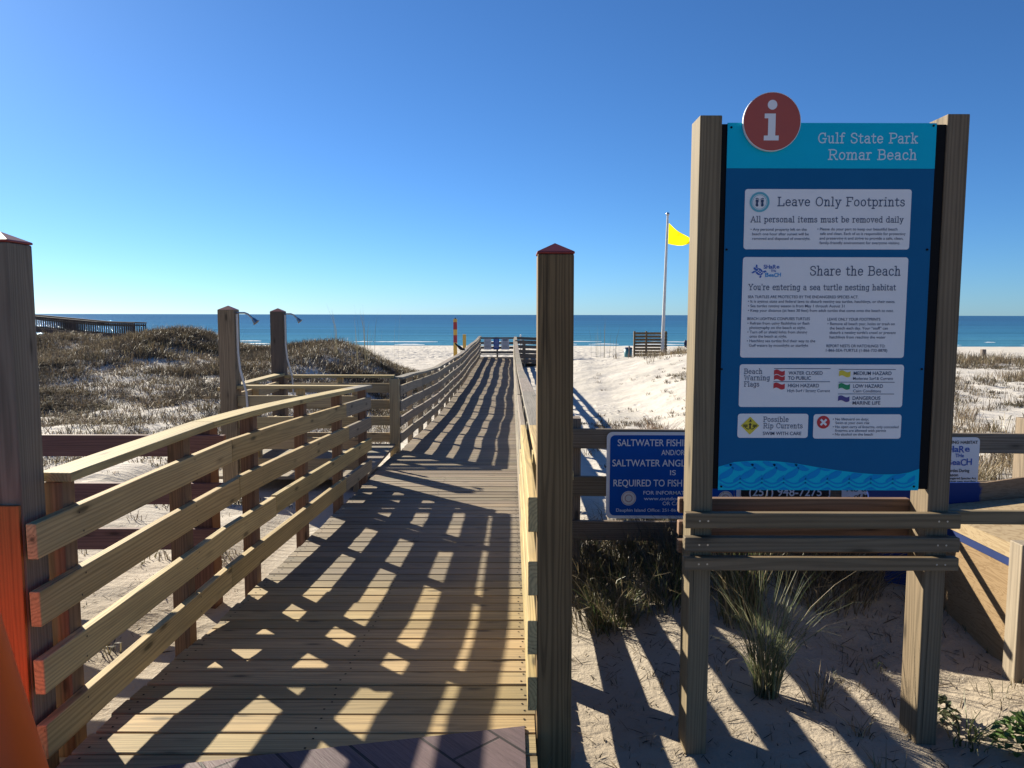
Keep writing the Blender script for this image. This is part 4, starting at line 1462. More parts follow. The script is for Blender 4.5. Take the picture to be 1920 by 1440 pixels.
def wave_top(x):
    px = 1345 + (x - PX0) / (PX1 - PX0) * 375
    yy = np.interp(px, [1345, 1375, 1415, 1450, 1490, 1530, 1570, 1610, 1645, 1680, 1700, 1720], [875, 866, 863.5, 864.5, 869, 876, 882, 887, 889.5, 889, 886, 879])
    return P(px, yy)[1]


top = [(x, float(wave_top(x))) for x in np.linspace(PX0, PX1, 40)]
mb.poly([(PX0, PZ0), (PX1, PZ0)] + top[::-1], Y1, 0)
step = (PX1 - PX0) / 9.2
for i in range(-1, 11):
    for (row, dx, sx_, sz_, ang) in ((0.066, 0.36, .036, .030, 24), (.094, .80, .030, .026, -38), (.108, .30, .026, .022, -30), (.046, .86, .020, .016, 30)):
        bx, bzv = PX0 + (i + dx) * step, PZ0 + row
        lf = crom([(-1, -.25), (-.6, .28), (.3, .42), (1, .5), (.75, -.1), (.1, -.46), (-.6, -.42)], True, 4)
        an = math.radians(ang)
        pts = [(bx + (p[0] * math.cos(an) * sx_ - p[1] * math.sin(an) * sz_), bzv + (p[0] * math.sin(an) * sx_ + p[1] * math.cos(an) * sz_)) for p in lf]
        pts = [(min(max(p[0], PX0 + .002), PX1 - .002), p[1]) for p in pts]
        pts = [(p[0], min(p[1], float(wave_top(p[0])) - .002)) for p in pts]
        if max(p[0] for p in pts) - min(p[0] for p in pts) > .02 and min(p[1] for p in pts) < wave_top(bx) - .008:
            mb.poly(pts[::-1], Y2, 1)
    for k, zo in enumerate((.047, .031)):
        st = [(PX0 + (i + t) * step, PZ0 + zo - .020 * math.sin(math.pi * t)) for t in np.linspace(0, 1, 12)]
        st = [p for p in st if PX0 + .003 < p[0] < PX1 - .003]
        if len(st) > 2:
            A_, B_ = stroke_strip(st, .0055)
            n_ = len(A_)
            mb.add([(p[0], Y2 - .0003, p[1]) for p in A_] + [(p[0], Y2 - .0003, p[1]) for p in B_], [(j, j + n_, j + n_ + 1, j + 1) for j in range(n_ - 1)], 1)
    bx = PX0 + i * step
    if PX0 < bx - .03 and bx + .03 < PX1:
        mb.poly([(bx - .026, PZ0 + .002), (bx + .024, PZ0 + .002), (bx + .004, PZ0 + .014)], Y2, 1)
mb.build("wave_band", [M['cyan'], M['wave_dark']], panel)

# slats on the sign posts, three in front and three behind
for (zt, zb_) in ((.905, .842), (.805, .745), (.722, .668)):
    mb = MB()
    mb.sweep([(.700, 3.0295, (zt + zb_) / 2), (1.812, 3.0295, (zt + zb_) / 2)], .038, zt - zb_, jit(SIGN_WOOD, .08))
    mb.add([(x_ + .004 * math.cos(a_), 3.0095, (zt + zb_) / 2 + .004 * math.sin(a_)) for x_ in (.758, .792, 1.722, 1.756) for a_ in np.linspace(0, 2 * math.pi, 9)[:8]], [tuple(range(8 * k, 8 * k + 8)) for k in range(4)], 1)
    mb.build("slat", [WOOD, M['steel']], sign, .004)
    mb = MB()
    mb.sweep([(.714, 3.2105, (zt + zb_) / 2 + .016), (1.70, 3.2105, (zt + zb_) / 2 + .016)], .038, zt - zb_, jit((.24, .15, .10, .6), .08))
    mb.build("slat", WOOD, sign, .004)

# ------------------------------------------------------------------ signs on the right fence
FY = 5.288


def F(px, py):
    p = at_y(px, py, FY)
    return (p.x, p.z)


s1 = thing("fishing_sign", "blue saltwater fishing licence sign with white border on the fence", "sign", (1.14, FY, .27))
x0, z1 = F(1138, 810)
z0 = F(1138, 972)[1]
x1 = F(1388, 880)[0]
mb = MB()
mb.plate(rrect(x0, z0, x1, z1, .04), FY, .004, 0)
mb.poly(rrect(x0 + .024, z0 + .022, x1 - .024, z1 - .022, .035), FY - .002, 1)
sb = mb.build("sign_plate", [M['white'], M['fish_blue']], s1)
mb = MB()
xc = F(1262, 880)[0]
for (t, pa, py, h, pe) in (("SALTWATER FISHING LICENSE", 1158, 836, 13, 1366), ("SALTWATER ANGLER REGISTRY", 1148, 874, 13, 1376), ("REQUIRED TO FISH IN ALABAMA", 1150, 911.5, 13, 1372)):
    a = F(pa, py)
    hh = F(pa, py - h)[1] - a[1]
    # the visible left part fixes the letter pitch; the line runs on behind the post
    sans(mb, t, a[0], a[1], FY - .004, hh, 0, F(pe, py)[0], .012)
for (t, pa, pb, py, h) in (("AND/OR", 1240, 1283, 853, 10), ("IS", 1256, 1267, 890.5, 9.5), ("FOR INFORMATION VISIT", 1206, 1330, 927, 7), ("www.outdooralabama.com", 1207, 1345, 937.5, 6.5), ("OR CALL", 1242, 1283, 947, 7), ("Dauphin Island Office: 251-861-2882 / Gulf Shores Office", 1155, 1372, 959, 6)):
    a = F(pa, py)
    sans(mb, t, a[0], a[1], FY - .004, F(pa, py - h)[1] - a[1], 0, F(pb, py)[0], .01)
for (pc, mt) in (((1178.5, 934), 1), ((1360, 934), 1)):
    c = F(*pc)
    mb.poly(circle(c, .052, 36), FY - .004, 1)
    mb.ring(c, .022, .027, FY - .0055, 2)
    mb.ring(c, .044, .047, FY - .0055, 2)
mb.build("lettering", [M['white'], M['seal'], M['seal_red']], sb)

s2 = thing("phone_sign", "black sign with white telephone number partly hidden below the information sign", "sign", (2.0, FY, .3))
x0, z0 = F(1386, 941)
x1 = F(1556, 941)[0]
mb = MB()
mb.plate(rrect(x0, z0, x1, z0 + .30, .006), FY, .004, 0)
mb.poly([(x0 + .01, z0 + .012), (x1 - .01, z0 + .012), (x1 - .01, z0 + .29), (x0 + .01, z0 + .29)], FY - .002, 1)
for xx, sg in ((x0 + .01, 1), (x1 - .01, -1)):
    pts = [(xx, z0 + .0122), (xx + sg * .028, z0 + .0122), (xx, z0 + .045)]
    mb.poly(pts if sg > 0 else pts[::-1], FY - .0035, 0)
sb = mb.build("sign_plate", [M['white'], M['ink_black']], s2)
mb = MB()
a = F(1404, 929.5)
sans(mb, "(251) 948-7275", a[0], a[1], FY - .0045, .062, 0, F(1540, 929.5)[0], .02)
mb.build("lettering", [M['white']], sb)

s3 = thing("tents_sign", "white sign with black print partly hidden between black sign and navy panel", "sign", (2.4, FY, .25))
x0, z0 = F(1577, 955)
x1 = F(1652, 950)[0]
mb = MB()
mb.plate(rrect(x0, z0, x1, z0 + .36, .02), FY, .004, 0)
sb = mb.build("sign_plate", M['paper'], s3)
mb = MB()
xc = (x0 + x1) / 2 + .02
for (t, px, py, h, wpx) in (("No tents", 1587, 921, 8, 62), ("of May", 1601, 933.5, 7.5, 40), ("Any personal items", 1591, 942.5, 4.5, 56), ("Your stay onward", 1585, 949, 4.5, 60)):
    a = F(px, py)
    sans(mb, t, a[0], a[1], FY - .003, F(px, py - h)[1] - a[1], 0, F(px + wpx, py)[0], .03)
mb.build("lettering", [M['ink_black']], sb)

s4 = thing("turtle_sign", "white turtle nesting habitat sign on the fence right of the information sign", "sign", (3.1, FY, .5))
x1, z1 = F(1838, 820)
z0 = F(1835, 908)[1]
x0 = x1 - .46
mb = MB()
mb.plate(rrect(x0, z0, x1, z1, .03), FY, .004, 0)
sb = mb.build("sign_plate", M['paper'], s4)
mb = MB()
a = F(1833, 832)
sans(mb, "SEA TURTLE NESTING HABITAT", x0 + .02, a[1], FY - .003, .022, 0, a[0], .02)
xr, zr = F(1822, 872)
sc_ = (xr - F(1778, 872)[0]) / 26.0
share_logo(mb, xr - 32 * sc_, zr, sc_, FY - .003, 1, 1, False)
for (t, px1, py, h) in (("Do Not Disturb Sea Turtles During", 1817, 885, 6), ("Nesting Season", 1796, 893, 6), ("Protected under the Endangered Species Act", 1830, 898.5, 4.2), ("do not disturb nesting sea turtles", 1829, 904, 3.6)):
    b = F(px1, py)
    w_ = min(b[0] - x0 - .015, .42)
    if t == "Nesting Season":
        w_ = .2
    sans(mb, t, b[0] - w_, b[1], FY - .003, F(px1, py - h)[1] - b[1], 0, b[0], .02)
mb.build("lettering", [M['ink_black'], M['logo_blue'], M['paper']], sb)

# ------------------------------------------------------------------ plywood storage box on the right
bx = thing("storage_box", "large bare plywood storage box with navy trim at the right edge", "box", (3.0, 4.1, 0))
mb = MB()
mb.box(2.40, 2.418, 2.9, 4.33, -.12, .50)
mb.box(2.40, 3.5, 4.331, 4.349, -.12, .50)
mb.build("plywood_wall", PLY, bx)
mb = MB()
mb.box(2.392, 2.43, 2.88, 4.352, .501, .541)
mb.build("navy_trim", M['navy_paint'], bx)
mb = MB()
mb.add([(2.385, 2.86, .545), (3.5, 2.86, .545), (3.5, 4.335, .545), (2.385, 4.335, .545), (2.385, 2.86, .635), (3.5, 2.86, .70), (3.5, 4.335, .70), (2.385, 4.335, .60)],
       [(3, 2, 1, 0), (4, 5, 6, 7), (0, 1, 5, 4), (1, 2, 6, 5), (2, 3, 7, 6), (3, 0, 4, 7)])
mb.build("lid", PLY_LID, bx)
mb = MB()
mb.sweep([(2.352, 3.43, -.3), (2.352, 3.43, .66)], .06, .089, jit((.34, .29, .22, .5)), lat=(1, 0, 0))
mb.build("corner_post", WOOD, bx, .004)
bp = thing("navy_panel", "navy painted plywood panel with bare corner standing behind the storage box", "panel", (2.3, 4.36, 0))
mb = MB()
NX = lambda px, py: (at_y(px, py, 4.36).x, at_y(px, py, 4.36).z)
mb.plate([(2.30, -.2), (3.7, -.2), NX(1990, 885), NX(1850, 905), NX(1625, 906), NX(1650, 1050)], 4.36, .018)
for (za, zb2) in ((.697, .735), (.30, .600)):  # boards added out of sight behind the sign to shade the box wall
    m2 = MB()
    m2.sweep([(1.42, 4.385, (za + zb2) / 2), (2.10, 4.385, (za + zb2) / 2)], .03, zb2 - za, (.10, .08, .06, .5))
    m2.build("shade_board", WOOD, bp, .003)
mb.build("plywood_sheet", PLY_NAVY, bp, org=(1.85, 4.36, 0))
mb = MB()
mb.sweep([(1.80, 3.10, .869), (2.35, 3.03, .885), (3.4, 2.9, .93)], .03, .055, jit(SIGN_WOOD))
tag(mb.build("timber_rail", WOOD, None, .003), "thin timber rail running right from the information sign's top slat", "rail")

# ------------------------------------------------------------------ far things
fl = thing("flagpole", "tall white flagpole flying above the beach beside the slatted screen", "flagpole", (8.0, 41, -.8))
b0, b1 = at_y(1241, 680, 41), at_y(1252, 404, 41)
mb = MB()
mb.tube([b0, (b0 + b1) / 2, b1], .10, r_end=.055, seg=14)
mb.build("pole", M['pole'], fl)
mb = MB()
mb.ball(b1 + Vector((0, 0, .07)), .095)
mb.build("finial", M['steel'], fl)
fg = thing("yellow_flag", "yellow warning flag hanging from the flagpole in light wind", "flag", tuple(at_y(1254, 457, 41)))
mb = MB()
nu, nv = 16, 10
tp0, tp1 = at_y(1254, 418, 41), at_y(1296.5, 447, 41)
bt0, bt1 = at_y(1252.5, 457, 41), at_y(1296, 454, 41)
vs = []
for i in range(nu + 1):
    t = i / nu
    up = tp0.lerp(tp1, t) + Vector((0, 0, -.10 * math.sin(math.pi * t)))
    dn = bt0.lerp(bt1, t) + Vector((0, 0, -.14 * math.sin(math.pi * t * .9)))
    for j in range(nv + 1):
        s = j / nv
        p = up.lerp(dn, s)
        p.y += .16 * math.sin(t * 7 + s * 3.0) * t
        vs.append(p)
fs = [(i * (nv + 1) + j, (i + 1) * (nv + 1) + j, (i + 1) * (nv + 1) + j + 1, i * (nv + 1) + j + 1) for i in range(nu) for j in range(nv)]
mb.add(vs, fs, smooth=True)
mb.build("cloth", M['flag'], fg)

sc = thing("slatted_screen", "square brown slatted timber screen on the beach behind the flagpole", "screen", (7.5, 41.5, -.8))
zt, zb = .80, -.80
nsl = 9
for k in range(nsl):
    z = zt - .03 - k * .168
    mb = MB()
    mb.sweep([(6.66, 41.5, z - .07), (8.38, 41.5, z - .07)], .03, .125, jit((.19, .13, .075, .4), .1))
    mb.build("slat", WOOD, sc)
for x in (6.66, 7.3, 8.36):
    mb = MB()
    mb.sweep([(x, 41.57, -1.2), (x, 41.57, zt + .02)], .10, .10, jit((.22, .16, .10, .4)), lat=(1, 0, 0))
    mb.build("post", WOOD, sc)
for k in range(nsl):
    z = zt - .03 - k * .168
    mb = MB()
    mb.sweep([(8.43, 41.55, z - .07), (8.43, 43.2, z - .07)], .03, .125, jit((.19, .13, .075, .4), .1))
    mb.build("slat", WOOD, sc)

tb = thing("litter_bin", "small teal litter bin on the sand left of the slatted screen", "bin", (6.24, 41, -.75))
mb = MB()
mb.lathe([(.0, -.72), (.20, -.72), (.215, -.12), (.2, -.115)], (6.24, 41, 0), seg=20)
mb.build("drum", M['teal'], tb)
mb = MB()
mb.lathe([(.225, -.115), (.23, -.08), (.17, -.04), (.001, -.03)], (6.24, 41, 0), seg=20)
mb.build("lid", M['dark_blue'], tb)
mb = MB()
mb.sweep([(6.25, 40.72, -1.0), (6.25, 40.72, .05)], .07, .07, jit((.16, .13, .12, .3)), lat=(1, 0, 0))
mb.build("post", WOOD, tb)

tu = thing("turtle_sculpture", "green and amber turtle shaped sculpture half hidden behind the sign post", "sculpture", (9.75, 41, -.8))
mb = MB()
mb.ball((9.74, 41.0, -.28), (.33, .28, .42))
mb.ball((9.72, 41.0, -.72), (.20, .2, .16))
mb.build("shell", M['amber'], tu)
mb = MB()
mb.tube([(9.80, 41, .22), (9.62, 40.95, .10), (9.46, 40.9, -.08), (9.38, 40.9, -.20)], .09, r_end=.055)
mb.ball((9.82, 41, .3), (.15, .15, .17))
mb.build("limb", M['turtle'], tu)
mb = MB()
mb.ball((9.30, 40.9, .18), (.085, .05, .20))
mb.tube([(9.32, 40.9, .02), (9.42, 40.9, -.08)], .03)
mb.tube([(9.34, 40.9, -.24), (9.33, 40.9, -.40)], .05)
mb.build("paddle", M['dark_blue'], tu)

mk = thing("striped_post", "square marker post painted in red and yellow bands beyond the left railing", "marker post", (-3.05, 41, -.8))
mb = MB()
xm, ym = -3.05, 41.0
zc = [1.466, 1.30, .90, .60, .20, -.9]
for k in range(5):
    mb.box(xm - .095, xm + .095, ym - .095, ym + .095, zc[k + 1] + .0005, zc[k], mi=k % 2, axis=2)
mb.build("post", [M['marker_yellow'], M['marker_red']], mk)
mb = MB()
mb.lathe([(.035, 0), (.035, .05), (.001, .07)], (xm, ym, 1.467), seg=10)
mb.build("knob", M['black'], mk)
mb = MB()
mb.sweep([(-2.56, 41, -1.0), (-2.56, 41, .64)], .17, .17, (0.5, .5, .5, 0), lat=(1, 0, 0))
tag(mb.build("yellow_post", M['marker_yellow']), "short plain yellow post right of the striped marker post", "marker post")
bd = thing("perched_bird", "dark bird perched on the left railing beside the yellow post", "bird", (-1.70, 26.6, .42))
mb = MB()
rot = Matrix.Rotation(math.radians(38), 3, 'Y')
bc = Vector((-1.735, 25.6, .585))
mb.ball(bc, (.12, .05, .055), rot=rot)
mb.ball(bc + rot @ Vector((.115, 0, .035)), (.042, .036, .038))
mb.tube([bc + rot @ Vector((-.08, 0, .0)), bc + rot @ Vector((-.24, 0, .01))], .034, r_end=.02)
mb.tube([bc + rot @ Vector((.145, 0, .03)), bc + rot @ Vector((.20, 0, .02))], .012, r_end=.002)
mb.tube([bc + Vector((.02, .015, -.04)), bc + Vector((.02, .015, -.145))], .006)
mb.tube([bc + Vector((.02, -.015, -.04)), bc + Vector((.02, -.015, -.145))], .006)
mb.build("body", M['bird'], bd)
mb = MB()
mb.lathe([(.001, -2.0), (.055, -2.0), (.055, .25), (.04, .28), (.001, .285)], (.62, 55, 0), seg=12)
tag(mb.build("white_pole", M['pole']), "small white pole on the beach beyond the end of the boardwalk", "pole")
mb = MB()
zq = float(ter(27.8, 45))
mb.sweep([(27.8, 45, -2), (27.8, 45, -.28)], .22, .22, jit((.17, .14, .12, .3)), lat=(1, 0, 0))
tag(mb.build("fence_post", WOOD), "lone weathered post in the grass near the beach at far right", "post")

# distant walkway on the left
pr = thing("distant_walkway", "dark raised walkway with picket railings crossing the far left dunes", "walkway", (-31, 55, 0))


def pz(x):
    return float(np.interp(x, [-52, -34.5, -29.5, -26.9], [2.75, 1.55, 1.10, 1.04]))


DK = (.085, .062, .052, .3)
for yy in (54.4, 56.2):
    for (o_, h_, w_) in ((0, .10, .2), (-.95, .30, .08), (-.18, .1, .05)):
        mb = MB()
        mb.sweep([(x, yy, pz(x) + o_) for x in (-52, -43, -34.5, -29.5, -26.9)], w_, h_, jit(DK))
        mb.build("rail", WOOD, pr)
    mb = MB()
    for x in np.arange(-51.8, -26.9, .16):
        mb.box(x, x + .075, yy + .05, yy + .08, pz(x) - .9, pz(x) - .07, tint=jit(DK, .3))
    mb.build("pickets", WOOD, pr)
for x in np.arange(-50, -26, 2.4):
    mb = MB()
    mb.sweep([(x, 55.3, -2.5), (x, 55.3, pz(x) - .8)], .2, 1.9, DK, lat=(1, 0, 0))
    mb.build("pile", WOOD, pr)
mb = MB()
mb.sweep([(x, 55.3, pz(x) - 1.0) for x in (-52, -43, -34.5, -29.5, -26.9)], 1.9, .1, DK)
mb.build("plank_deck", WOOD, pr)

# ------------------------------------------------------------------ vegetation
def blades(cx, cy, cz, n, h, spread, lean, width, cols, rng, kinds=None, up_bias=0.0, cbz=None):
    """numpy batch: for each tuft i, n blades; returns verts (m,5,3), colours"""
    cx, cy, cz = np.asarray(cx, float), np.asarray(cy, float), np.asarray(cz, float)
    T = len(cx)
    m = T * n
    ti = np.repeat(np.arange(T), n)
    hh = (np.asarray(h) * np.ones(T))[ti] * rng.uniform(.45, 1.1, m)
    a = rng.uniform(0, 2 * math.pi, m)
    rr = rng.uniform(0, 1, m) ** .7 * (np.asarray(spread) * np.ones(T))[ti]
    bx_, by_ = cx[ti] + np.cos(a) * rr, cy[ti] + np.sin(a) * rr
    a2 = a + rng.normal(0, .7, m)
    ln = (np.asarray(lean) * np.ones(T))[ti] * rng.uniform(.3, 1.5, m) * hh
    w = width * rng.uniform(.6, 1.3, m)
    dx, dy = np.cos(a2), np.sin(a2)
    wa = rng.uniform(0, 2 * math.pi, m)
    wx, wy = np.cos(wa) * w / 2, np.sin(wa) * w / 2
    bzv = cz[ti]
    V = np.zeros((m, 5, 3), np.float32)
    V[:, 0] = np.stack([bx_ - wx, by_ - wy, bzv - .02], -1)
    V[:, 1] = np.stack([bx_ + wx, by_ + wy, bzv - .02], -1)
    mx_, my_ = bx_ + dx * ln * .3, by_ + dy * ln * .3
    mz = bzv + hh * .62
    V[:, 2] = np.stack([mx_ + wx * .8, my_ + wy * .8, mz], -1)
    V[:, 3] = np.stack([mx_ - wx * .8, my_ - wy * .8, mz], -1)
    drop = np.minimum(ln / np.maximum(hh, .01), 1.2)
    V[:, 4] = np.stack([bx_ + dx * ln, by_ + dy * ln, bzv + hh * (1.02 - .38 * drop)], -1)
    cols = np.asarray(cols, np.float32)
    tc = cols[rng.integers(0, len(cols), T)][ti] * .6 + cols[rng.integers(0, len(cols), m)] * .4
    tc = tc * rng.uniform(.7, 1.25, (m, 1))
    return V, tc


def blade_object(name, sets, mat=None, org=(0, 0, 0), parent=None):
    V = np.concatenate([s[0] for s in sets]) - np.array(org, np.float32)
    C = np.concatenate([s[1] for s in sets])
    m = len(V)
    me = bpy.data.meshes.new(name)
    me.vertices.add(m * 5); me.vertices.foreach_set("co", V.reshape(-1).astype(np.float32))
    base = np.arange(m, dtype=np.int32)[:, None] * 5
    quads = base + np.array([[0, 1, 2, 3]], np.int32)
    tris = base + np.array([[3, 2, 4]], np.int32)
    lv = np.concatenate([quads.ravel(), tris.ravel()])
    me.loops.add(len(lv)); me.loops.foreach_set("vertex_index", lv)
    ls = np.concatenate([np.arange(m, dtype=np.int32) * 4, m * 4 + np.arange(m, dtype=np.int32) * 3])
    me.polygons.add(2 * m); me.polygons.foreach_set("loop_start", ls)
    me.update(calc_edges=True)
    at = me.attributes.new("tint", 'FLOAT_COLOR', 'POINT')
    c4 = np.ones((m, 5, 4), np.float32)
    c4[:, :, :3] = C[:, None, :]
    at.data.foreach_set("color", c4.ravel())
    me.materials.append(mat or LEAF)
    o = bpy.data.objects.new(name, me)
    col.objects.link(o)
    o.location = org
    if parent is not None:
        o.parent = parent
        o.location = Vector(org) - wloc(parent)
    return o


TAN = [(.30, .22, .12), (.24, .18, .10), (.36, .28, .17), (.18, .15, .08)]
BROWN = [(.16, .12, .085), (.12, .092, .066), (.21, .16, .115), (.085, .07, .05)]
OLIVE = [(.11, .095, .05), (.15, .125, .07), (.075, .07, .035), (.19, .15, .085)]
GREEN = [(.055, .085, .025), (.08, .11, .035), (.11, .13, .05), (.16, .15, .07)]

rng = np.random.default_rng(5)


def scatter(n, x0, x1, y0, y1, dens):
    x = rng.uniform(x0, x1, n); y = rng.uniform(y0, y1, n)
    keep = rng.uniform(0, 1, n) < dens(x, y)
    return x[keep], y[keep]


def clear(x, y):
    ok = ~((x > -2.05) & (x < .35) & (y < 42))
    ok &= ~((x > -3.8) & (x < -1.5) & (y > 8.3) & (y < 12))
    return ok


# left dune cover
def cover(x, y):
    a = smooth(-.36, .02, fbm(x, y, .5, 41, 3)) * smooth(-.26, .08, fbm(x, y, 2.3, 43, 3))
    band = .30 + .70 * smooth(10.5, 13.5, y)
    crest = .9 * smooth(20.5, 22.5, y) * smooth(-2.6, -4.2, x) * smooth(-.16, 0, fbm(x, y, .6, 77, 3))
    return np.clip(a * band * smooth(8.5, 11, y) * (1 - .6 * smooth(-5.5, -3.5, x) * smooth(16, 13, y)) + crest, 0, 1)


x, y = scatter(40000, -26, -2.2, 8.5, 33, cover)
k = clear(x, y); x, y = x[k], y[k]
sets = [blades(x, y, ter(x, y), 10, rng.uniform(.05, .20, len(x)), .22, 1.5, .012, BROWN + BROWN + OLIVE, rng)]
x, y = scatter(9000, -26, -2.4, 12, 30, lambda x, y: cover(x, y) * smooth(-.05, .2, fbm(x, y, 1.1, 87, 3)))
k = clear(x, y); x, y = x[k], y[k]
sets.append(blades(x, y, ter(x, y), 16, rng.uniform(.15, .36, len(x)), .22, .9, .010, TAN + BROWN + OLIVE, rng))
x, y = scatter(1500, -16, -2.6, 21, 29, lambda x, y: smooth(-.2, .1, fbm(x, y, .5, 77, 3)) * (1 - .8 * smooth(-11.5, -13.5, x)))
sets.append(blades(x, y, ter(x, y), 9, rng.uniform(.15, .38, len(x)), .16, .6, .010, TAN + OLIVE + BROWN, rng))
cx_, cy_ = scatter(1500, -24, -3, 12, 26, lambda x, y: smooth(-.12, .12, fbm(x, y, .8, 141, 2)) * smooth(12, 14, y))
rp = np.repeat(np.arange(len(cx_)), 14)
sx_, sy_ = cx_[rp] + rng.normal(0, .34, len(rp)), cy_[rp] + rng.normal(0, .22, len(rp))
k = clear(sx_, sy_) & (sx_ < -2.6)
sx_, sy_ = sx_[k], sy_[k]
sets.append(blades(sx_, sy_, ter(sx_, sy_), 12, rng.uniform(.10, .34, len(sx_)), .16, 1.0, .011, [(.075, .06, .045), (.055, .05, .035), (.11, .085, .06), (.17, .13, .085)], rng))
tag(blade_object("dune_grass", sets), kind='stuff', label="brown and olive grass covering the left dunes")
# low dark sprigs dotted over bare sand left
x, y = scatter(9000, -14, -2.2, 4.0, 13, lambda x, y: .8 * smooth(-.22, .10, fbm(x, y, .9, 15, 3)) * smooth(-.2, .15, fbm(x, y, 3.0, 19, 2)))
k = clear(x, y); x, y = x[k], y[k]
sets = [blades(x, y, ter(x, y), 11, rng.uniform(.03, .12, len(x)), .09, 1.2, .009, BROWN + OLIVE, rng)]
tag(blade_object("dune_sprigs", sets), kind='stuff', label="small dark sprigs dotted over the left sand")
# right: sprigs, then grass belt
def rcover(x, y):
    bare = smooth(17, 22, y) * smooth(6.5, 4.5, x)
    return .95 * smooth(-.16, .12, fbm(x, y, .5, 51, 3)) * smooth(-.2, .15, fbm(x, y, 2.4, 53, 2)) * (1 - .95 * bare) * smooth(.9, 1.9, x)


x, y = scatter(21000, .8, 28, 7.2, 31, rcover)
k = clear(x, y); x, y = x[k], y[k]
sets = [blades(x, y, ter(x, y), 12, rng.uniform(.04, .17, len(x)), .12, 1.2, .014, BROWN + BROWN[:2] + OLIVE, rng)]
tag(blade_object("beach_sprigs", sets), kind='stuff', label="small dark sprigs dotted over the right sand")
x, y = scatter(9000, 4.5, 42, 26, 40, lambda x, y: np.clip(.85 * smooth(-.15, .05, fbm(x, y, .4, 61, 3)) * smooth(4.5, 9.5, x) * smooth(27, 30, y + .25 * (x - 12)), 0, 1))
sets = [blades(x, y, ter(x, y), 12, rng.uniform(.22, .52, len(x)), .17, .5, .016, TAN + BROWN + OLIVE[:2], rng)]
x, y = scatter(4200, 5.5, 22, 7.5, 22, lambda x, y: .85 * smooth(-.02, .12, fbm(x, y, .33, 91, 3)))
sets.append(blades(x, y, ter(x, y), 15, rng.uniform(.16, .42, len(x)), .16, .7, .010, TAN + BROWN, rng))
tag(blade_object("beach_grass", sets), kind='stuff', label="dry tan grass belt along the right dune")
# dense shaded grass under the right fence
x, y = scatter(1500, .35, 6.5, 4.55, 6.3, lambda x, y: np.clip(.55 + 1.5 * fbm(x, y, .9, 23, 3), 0, 1) * np.clip(1 - .5 * smooth(5.6, 6.3, y), 0, 1))
sets = [blades(x, y, ter(x, y), 24, rng.uniform(.22, .58, len(x)), .13, .85, .0055, GREEN[:2] + OLIVE + BROWN + TAN[:1], rng)]
tag(blade_object("fence_grass", sets), kind='stuff', label="dense dark green grass along the foot of the right fence")


def bent_blades(name, x, y, z, n, h, spread, lean, width, cols, parent):
    mb = MB()
    S = 6
    for _ in range(n):
        a = rng.uniform(0, 2 * math.pi)
        rr = spread * rng.uniform(0, 1) ** .7
        bx_, by_ = x + math.cos(a) * rr, y + math.sin(a) * rr
        b0 = float(ter(bx_, by_)) - .01 if spread > .1 else z - .01
        hh = h * rng.uniform(.40, 1.08)
        a2 = a + rng.normal(0, .8)
        ln = lean * hh * rng.uniform(.2, 1.6)
        droop = rng.uniform(0, .42) if rng.uniform() < .55 else rng.uniform(.4, .95)
        if rng.uniform() < .10:
            droop, ln = rng.uniform(.9, 1.25), ln * 1.5
        kink = rng.normal(0, .035) * hh
        w = width * rng.uniform(.6, 1.25)
        wa = rng.uniform(0, 2 * math.pi)
        wx, wy = math.cos(wa) * w / 2, math.sin(wa) * w / 2
        c = np.array(cols[rng.integers(0, len(cols))]) * rng.uniform(.7, 1.3)
        if rng.uniform() < .14:
            c = np.array((.34, .28, .18)) * rng.uniform(.7, 1.2)
        vs = []
        for i in range(S):
            t = i / (S - 1)
            f = t * t
            px_ = bx_ + math.cos(a2) * ln * (.25 * t + .75 * f) - math.sin(a2) * kink * math.sin(t * 5)
            py_ = by_ + math.sin(a2) * ln * (.25 * t + .75 * f) + math.cos(a2) * kink * math.sin(t * 5)
            pz_ = b0 + hh * (t - .5 * droop * t ** 3)
            k = 1 - .85 * t ** 2
            vs += [(px_ - wx * k, py_ - wy * k, pz_), (px_ + wx * k, py_ + wy * k, pz_)]
        mb.add(vs, [(2 * i, 2 * i + 1, 2 * i + 3, 2 * i + 2) for i in range(S - 1)], 0, None, (c[0], c[1], c[2], 1))
    return mb.build(name, LEAF, parent)


def tuft(name, label, cat, x, y, n, h, spread, lean, width, cols, group=None, dz=0.0):
    z = float(ter(x, y)) + dz
    r = thing(name, label, cat, (x, y, z), group)
    bent_blades("blades", x, y, z, n, h, spread, lean, width, cols, r)
    return r


G = "separate grass tufts near the signs"
tuft("grass_tuft", "tall green and tan tuft standing between the information sign's posts", "grass tuft", 1.22, 3.50, 210, .78, .055, .40, .0048, [(.10, .13, .055), (.16, .18, .09), (.24, .23, .13), (.07, .085, .04)], G)
tuft("grass_tuft", "spreading seedy grass clump behind the sign's slats, right of centre", "grass tuft", 1.88, 4.45, 1300, .34, .32, .7, .0060, TAN + OLIVE + BROWN, G)
tuft("grass_tuft", "upright green grass clump behind the tallest tuft under the slats", "grass tuft", 1.32, 4.25, 200, .72, .12, .3, .0065, GREEN + OLIVE, G)
tuft("grass_tuft", "dark grass clump at the foot of the fence beside the red capped post", "grass tuft", .62, 4.55, 200, .46, .15, .7, .006, GREEN + OLIVE, G)
tuft("grass_tuft", "dark grass clump beneath the fishing sign", "grass tuft", 1.0, 4.62, 240, .42, .2, .7, .006, GREEN + OLIVE + BROWN[:1], G)
tuft("grass_tuft", "thin straw tuft on the sand left of the sign's right post", "grass tuft", 1.42, 3.38, 26, .22, .05, .8, .006, TAN, G)
tuft("grass_tuft", "small pale tuft close in front of the sign's right post", "grass tuft", 1.50, 3.12, 22, .17, .05, .9, .006, TAN + OLIVE, G)
